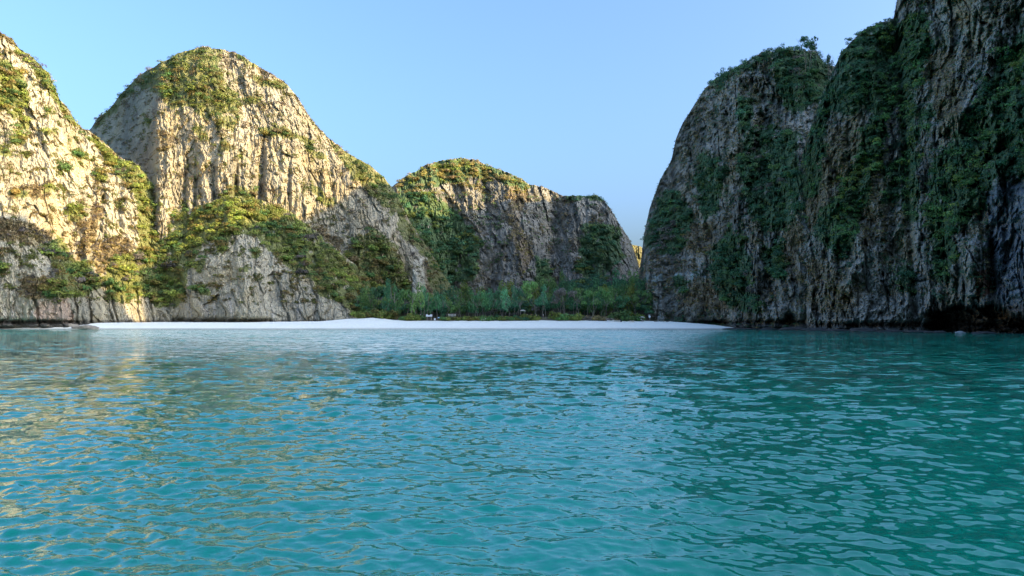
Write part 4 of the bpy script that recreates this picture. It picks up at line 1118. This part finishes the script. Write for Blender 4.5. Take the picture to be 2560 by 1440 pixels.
# ------------------------------------------------------------------ people (tiny figures in the grove)
def body_mesh(pose):
    j = {'pel': (0, 0, .95), 'che': (0, 0, 1.3), 'nek': (0, 0, 1.48), 'hed': (0, -.02, 1.6), 'top': (0, -.01, 1.72)}
    if pose == 'sit':
        dz = -.5; j = {k: (v[0], v[1], v[2] + dz) for k, v in j.items()}
    P = []; R = []; E = []
    def add(p, r, par=None):
        P.append(p); R.append(r)
        if par is not None: E.append((par, len(P) - 1))
        return len(P) - 1
    pel = add(j['pel'], .15); che = add(j['che'], .165, pel); nek = add(j['nek'], .06, che); hed = add(j['hed'], .10, nek); add(j['top'], .085, hed)
    for s_ in (-1, 1):
        sh = add((s_ * .19, 0, j['che'][2] + .1), .06, che); el = add((s_ * .25, .02, j['che'][2] - .18), .045, sh); wr = add((s_ * .24, -.08, j['che'][2] - .42), .032, el); add((s_ * .23, -.12, j['che'][2] - .52), .03, wr)
        hp = add((s_ * .1, 0, j['pel'][2] - .06), .1, pel)
        if pose == 'sit':
            kn = add((s_ * .13, -.45, .46), .07, hp); an = add((s_ * .13, -.46, .08), .045, kn); add((s_ * .13, -.6, .04), .04, an)
        else:
            st = .12 * s_ if pose == 'walk' else 0
            kn = add((s_ * .1, -.02 - st, .5), .07, hp); an = add((s_ * .1, st * 1.4, .08), .045, kn); add((s_ * .11, st * 1.4 - .14, .04), .04, an)
    me = bpy.data.meshes.new('body'); me.from_pydata(P, E, [])
    o = bpy.data.objects.new('tmp', me); COL.objects.link(o)
    o.modifiers.new('s', 'SKIN'); sv = me.skin_vertices[0].data
    for i, r in enumerate(R): sv[i].radius = (r, r * .8)
    sv[0].use_root = True
    sb = o.modifiers.new('u', 'SUBSURF'); sb.levels = 1; sb.render_levels = 1
    dg = bpy.context.evaluated_depsgraph_get(); ev = o.evaluated_get(dg)
    m2 = bpy.data.meshes.new_from_object(ev); m2.name = 'person'
    bpy.data.objects.remove(o)
    m2.materials.clear(); m2.materials.append(M_SKIN)
    return m2
BODY = {p: body_mesh(p) for p in ('stand', 'walk', 'sit')}
def person(px, D, pose, shirt, shorts, label, rz=0, lift=0.0):
    o = link('person', BODY[pose], None, (wx(px, D), D, gz(px, D) + lift)); o.rotation_euler.z = rz
    tag(o, label, 'person')
    z0 = -.5 if pose == 'sit' else 0
    MB().tube([(0, 0, .9 + z0), (0, 0, 1.1 + z0), (0, 0, 1.35 + z0), (0, 0, 1.47 + z0)], [.18, .17, .2, .09], 12).build('shirt', shirt, o, True)
    m = MB()
    if pose == 'sit':
        for s_ in (-1, 1): m.tube([(s_ * .1, .05, .44), (s_ * .13, -.35, .47)], [.13, .1], 8)
    else:
        for s_ in (-1, 1): m.tube([(s_ * .08, 0, .98), (s_ * .1, -.02, .55)], [.14, .1], 8)
    m.build('shorts', shorts, o, True)
    MB().tube([(0, .02, 1.62 + z0), (0, .03, 1.70 + z0), (0, .02, 1.78 + z0)], [.105, .11, .05], 10).build('hair', M_HAIR, o, True)
person(1205, 367.5, 'sit', M_PALECLOTH, M_RED, 'person in a white shirt sitting at the left of the trio on the sand edge', .2, .1)
person(1209, 367.5, 'sit', M_WHITE, M_PALECLOTH, 'person in white sitting in the middle of the trio on the sand edge', 0, .05)
person(1214, 367.5, 'stand', M_PALECLOTH, M_WOOD, 'person in a pale shirt standing at the right of the trio on the sand edge', -.3)
person(1318, 375.5, 'stand', M_PALECLOTH, M_NAVY, 'person in a pale shirt standing right beside the picnic shelter', .4)
person(1328, 375.5, 'stand', M_RED, M_NAVY, 'person in a red top standing between the pale trunks', -.4)
person(1334, 375.5, 'sit', M_PALECLOTH, M_NAVY, 'person sitting in a pale shirt among the tree trunks', .9)
person(1341, 375.5, 'stand', M_WHITE, M_RED, 'person in a white shirt standing on the bank left of the round tree', 1.4)
person(1358, 375.5, 'walk', M_WHITE, M_PALECLOTH, 'person in all white walking under the round blue-green tree', 1.5)
person(1374, 375.5, 'walk', M_PALECLOTH, M_NAVY, 'person in a pale shirt walking on the open bank', -1.4)
person(1603, 366.5, 'stand', M_PALECLOTH, M_NAVY, 'person in a pale shirt standing before the low stall', .3)
person(1608, 366.5, 'stand', M_NAVY, M_BLACK, 'person in dark clothes standing before the low stall', -.3)
print('done'); print('tris', sum(sum(len(p.vertices) - 2 for p in []) + (len(m.loops) - 2 * len(m.polygons)) for m in bpy.data.meshes), [(m.name, len(m.loops) - 2 * len(m.polygons)) for m in bpy.data.meshes if len(m.polygons) > 30000])
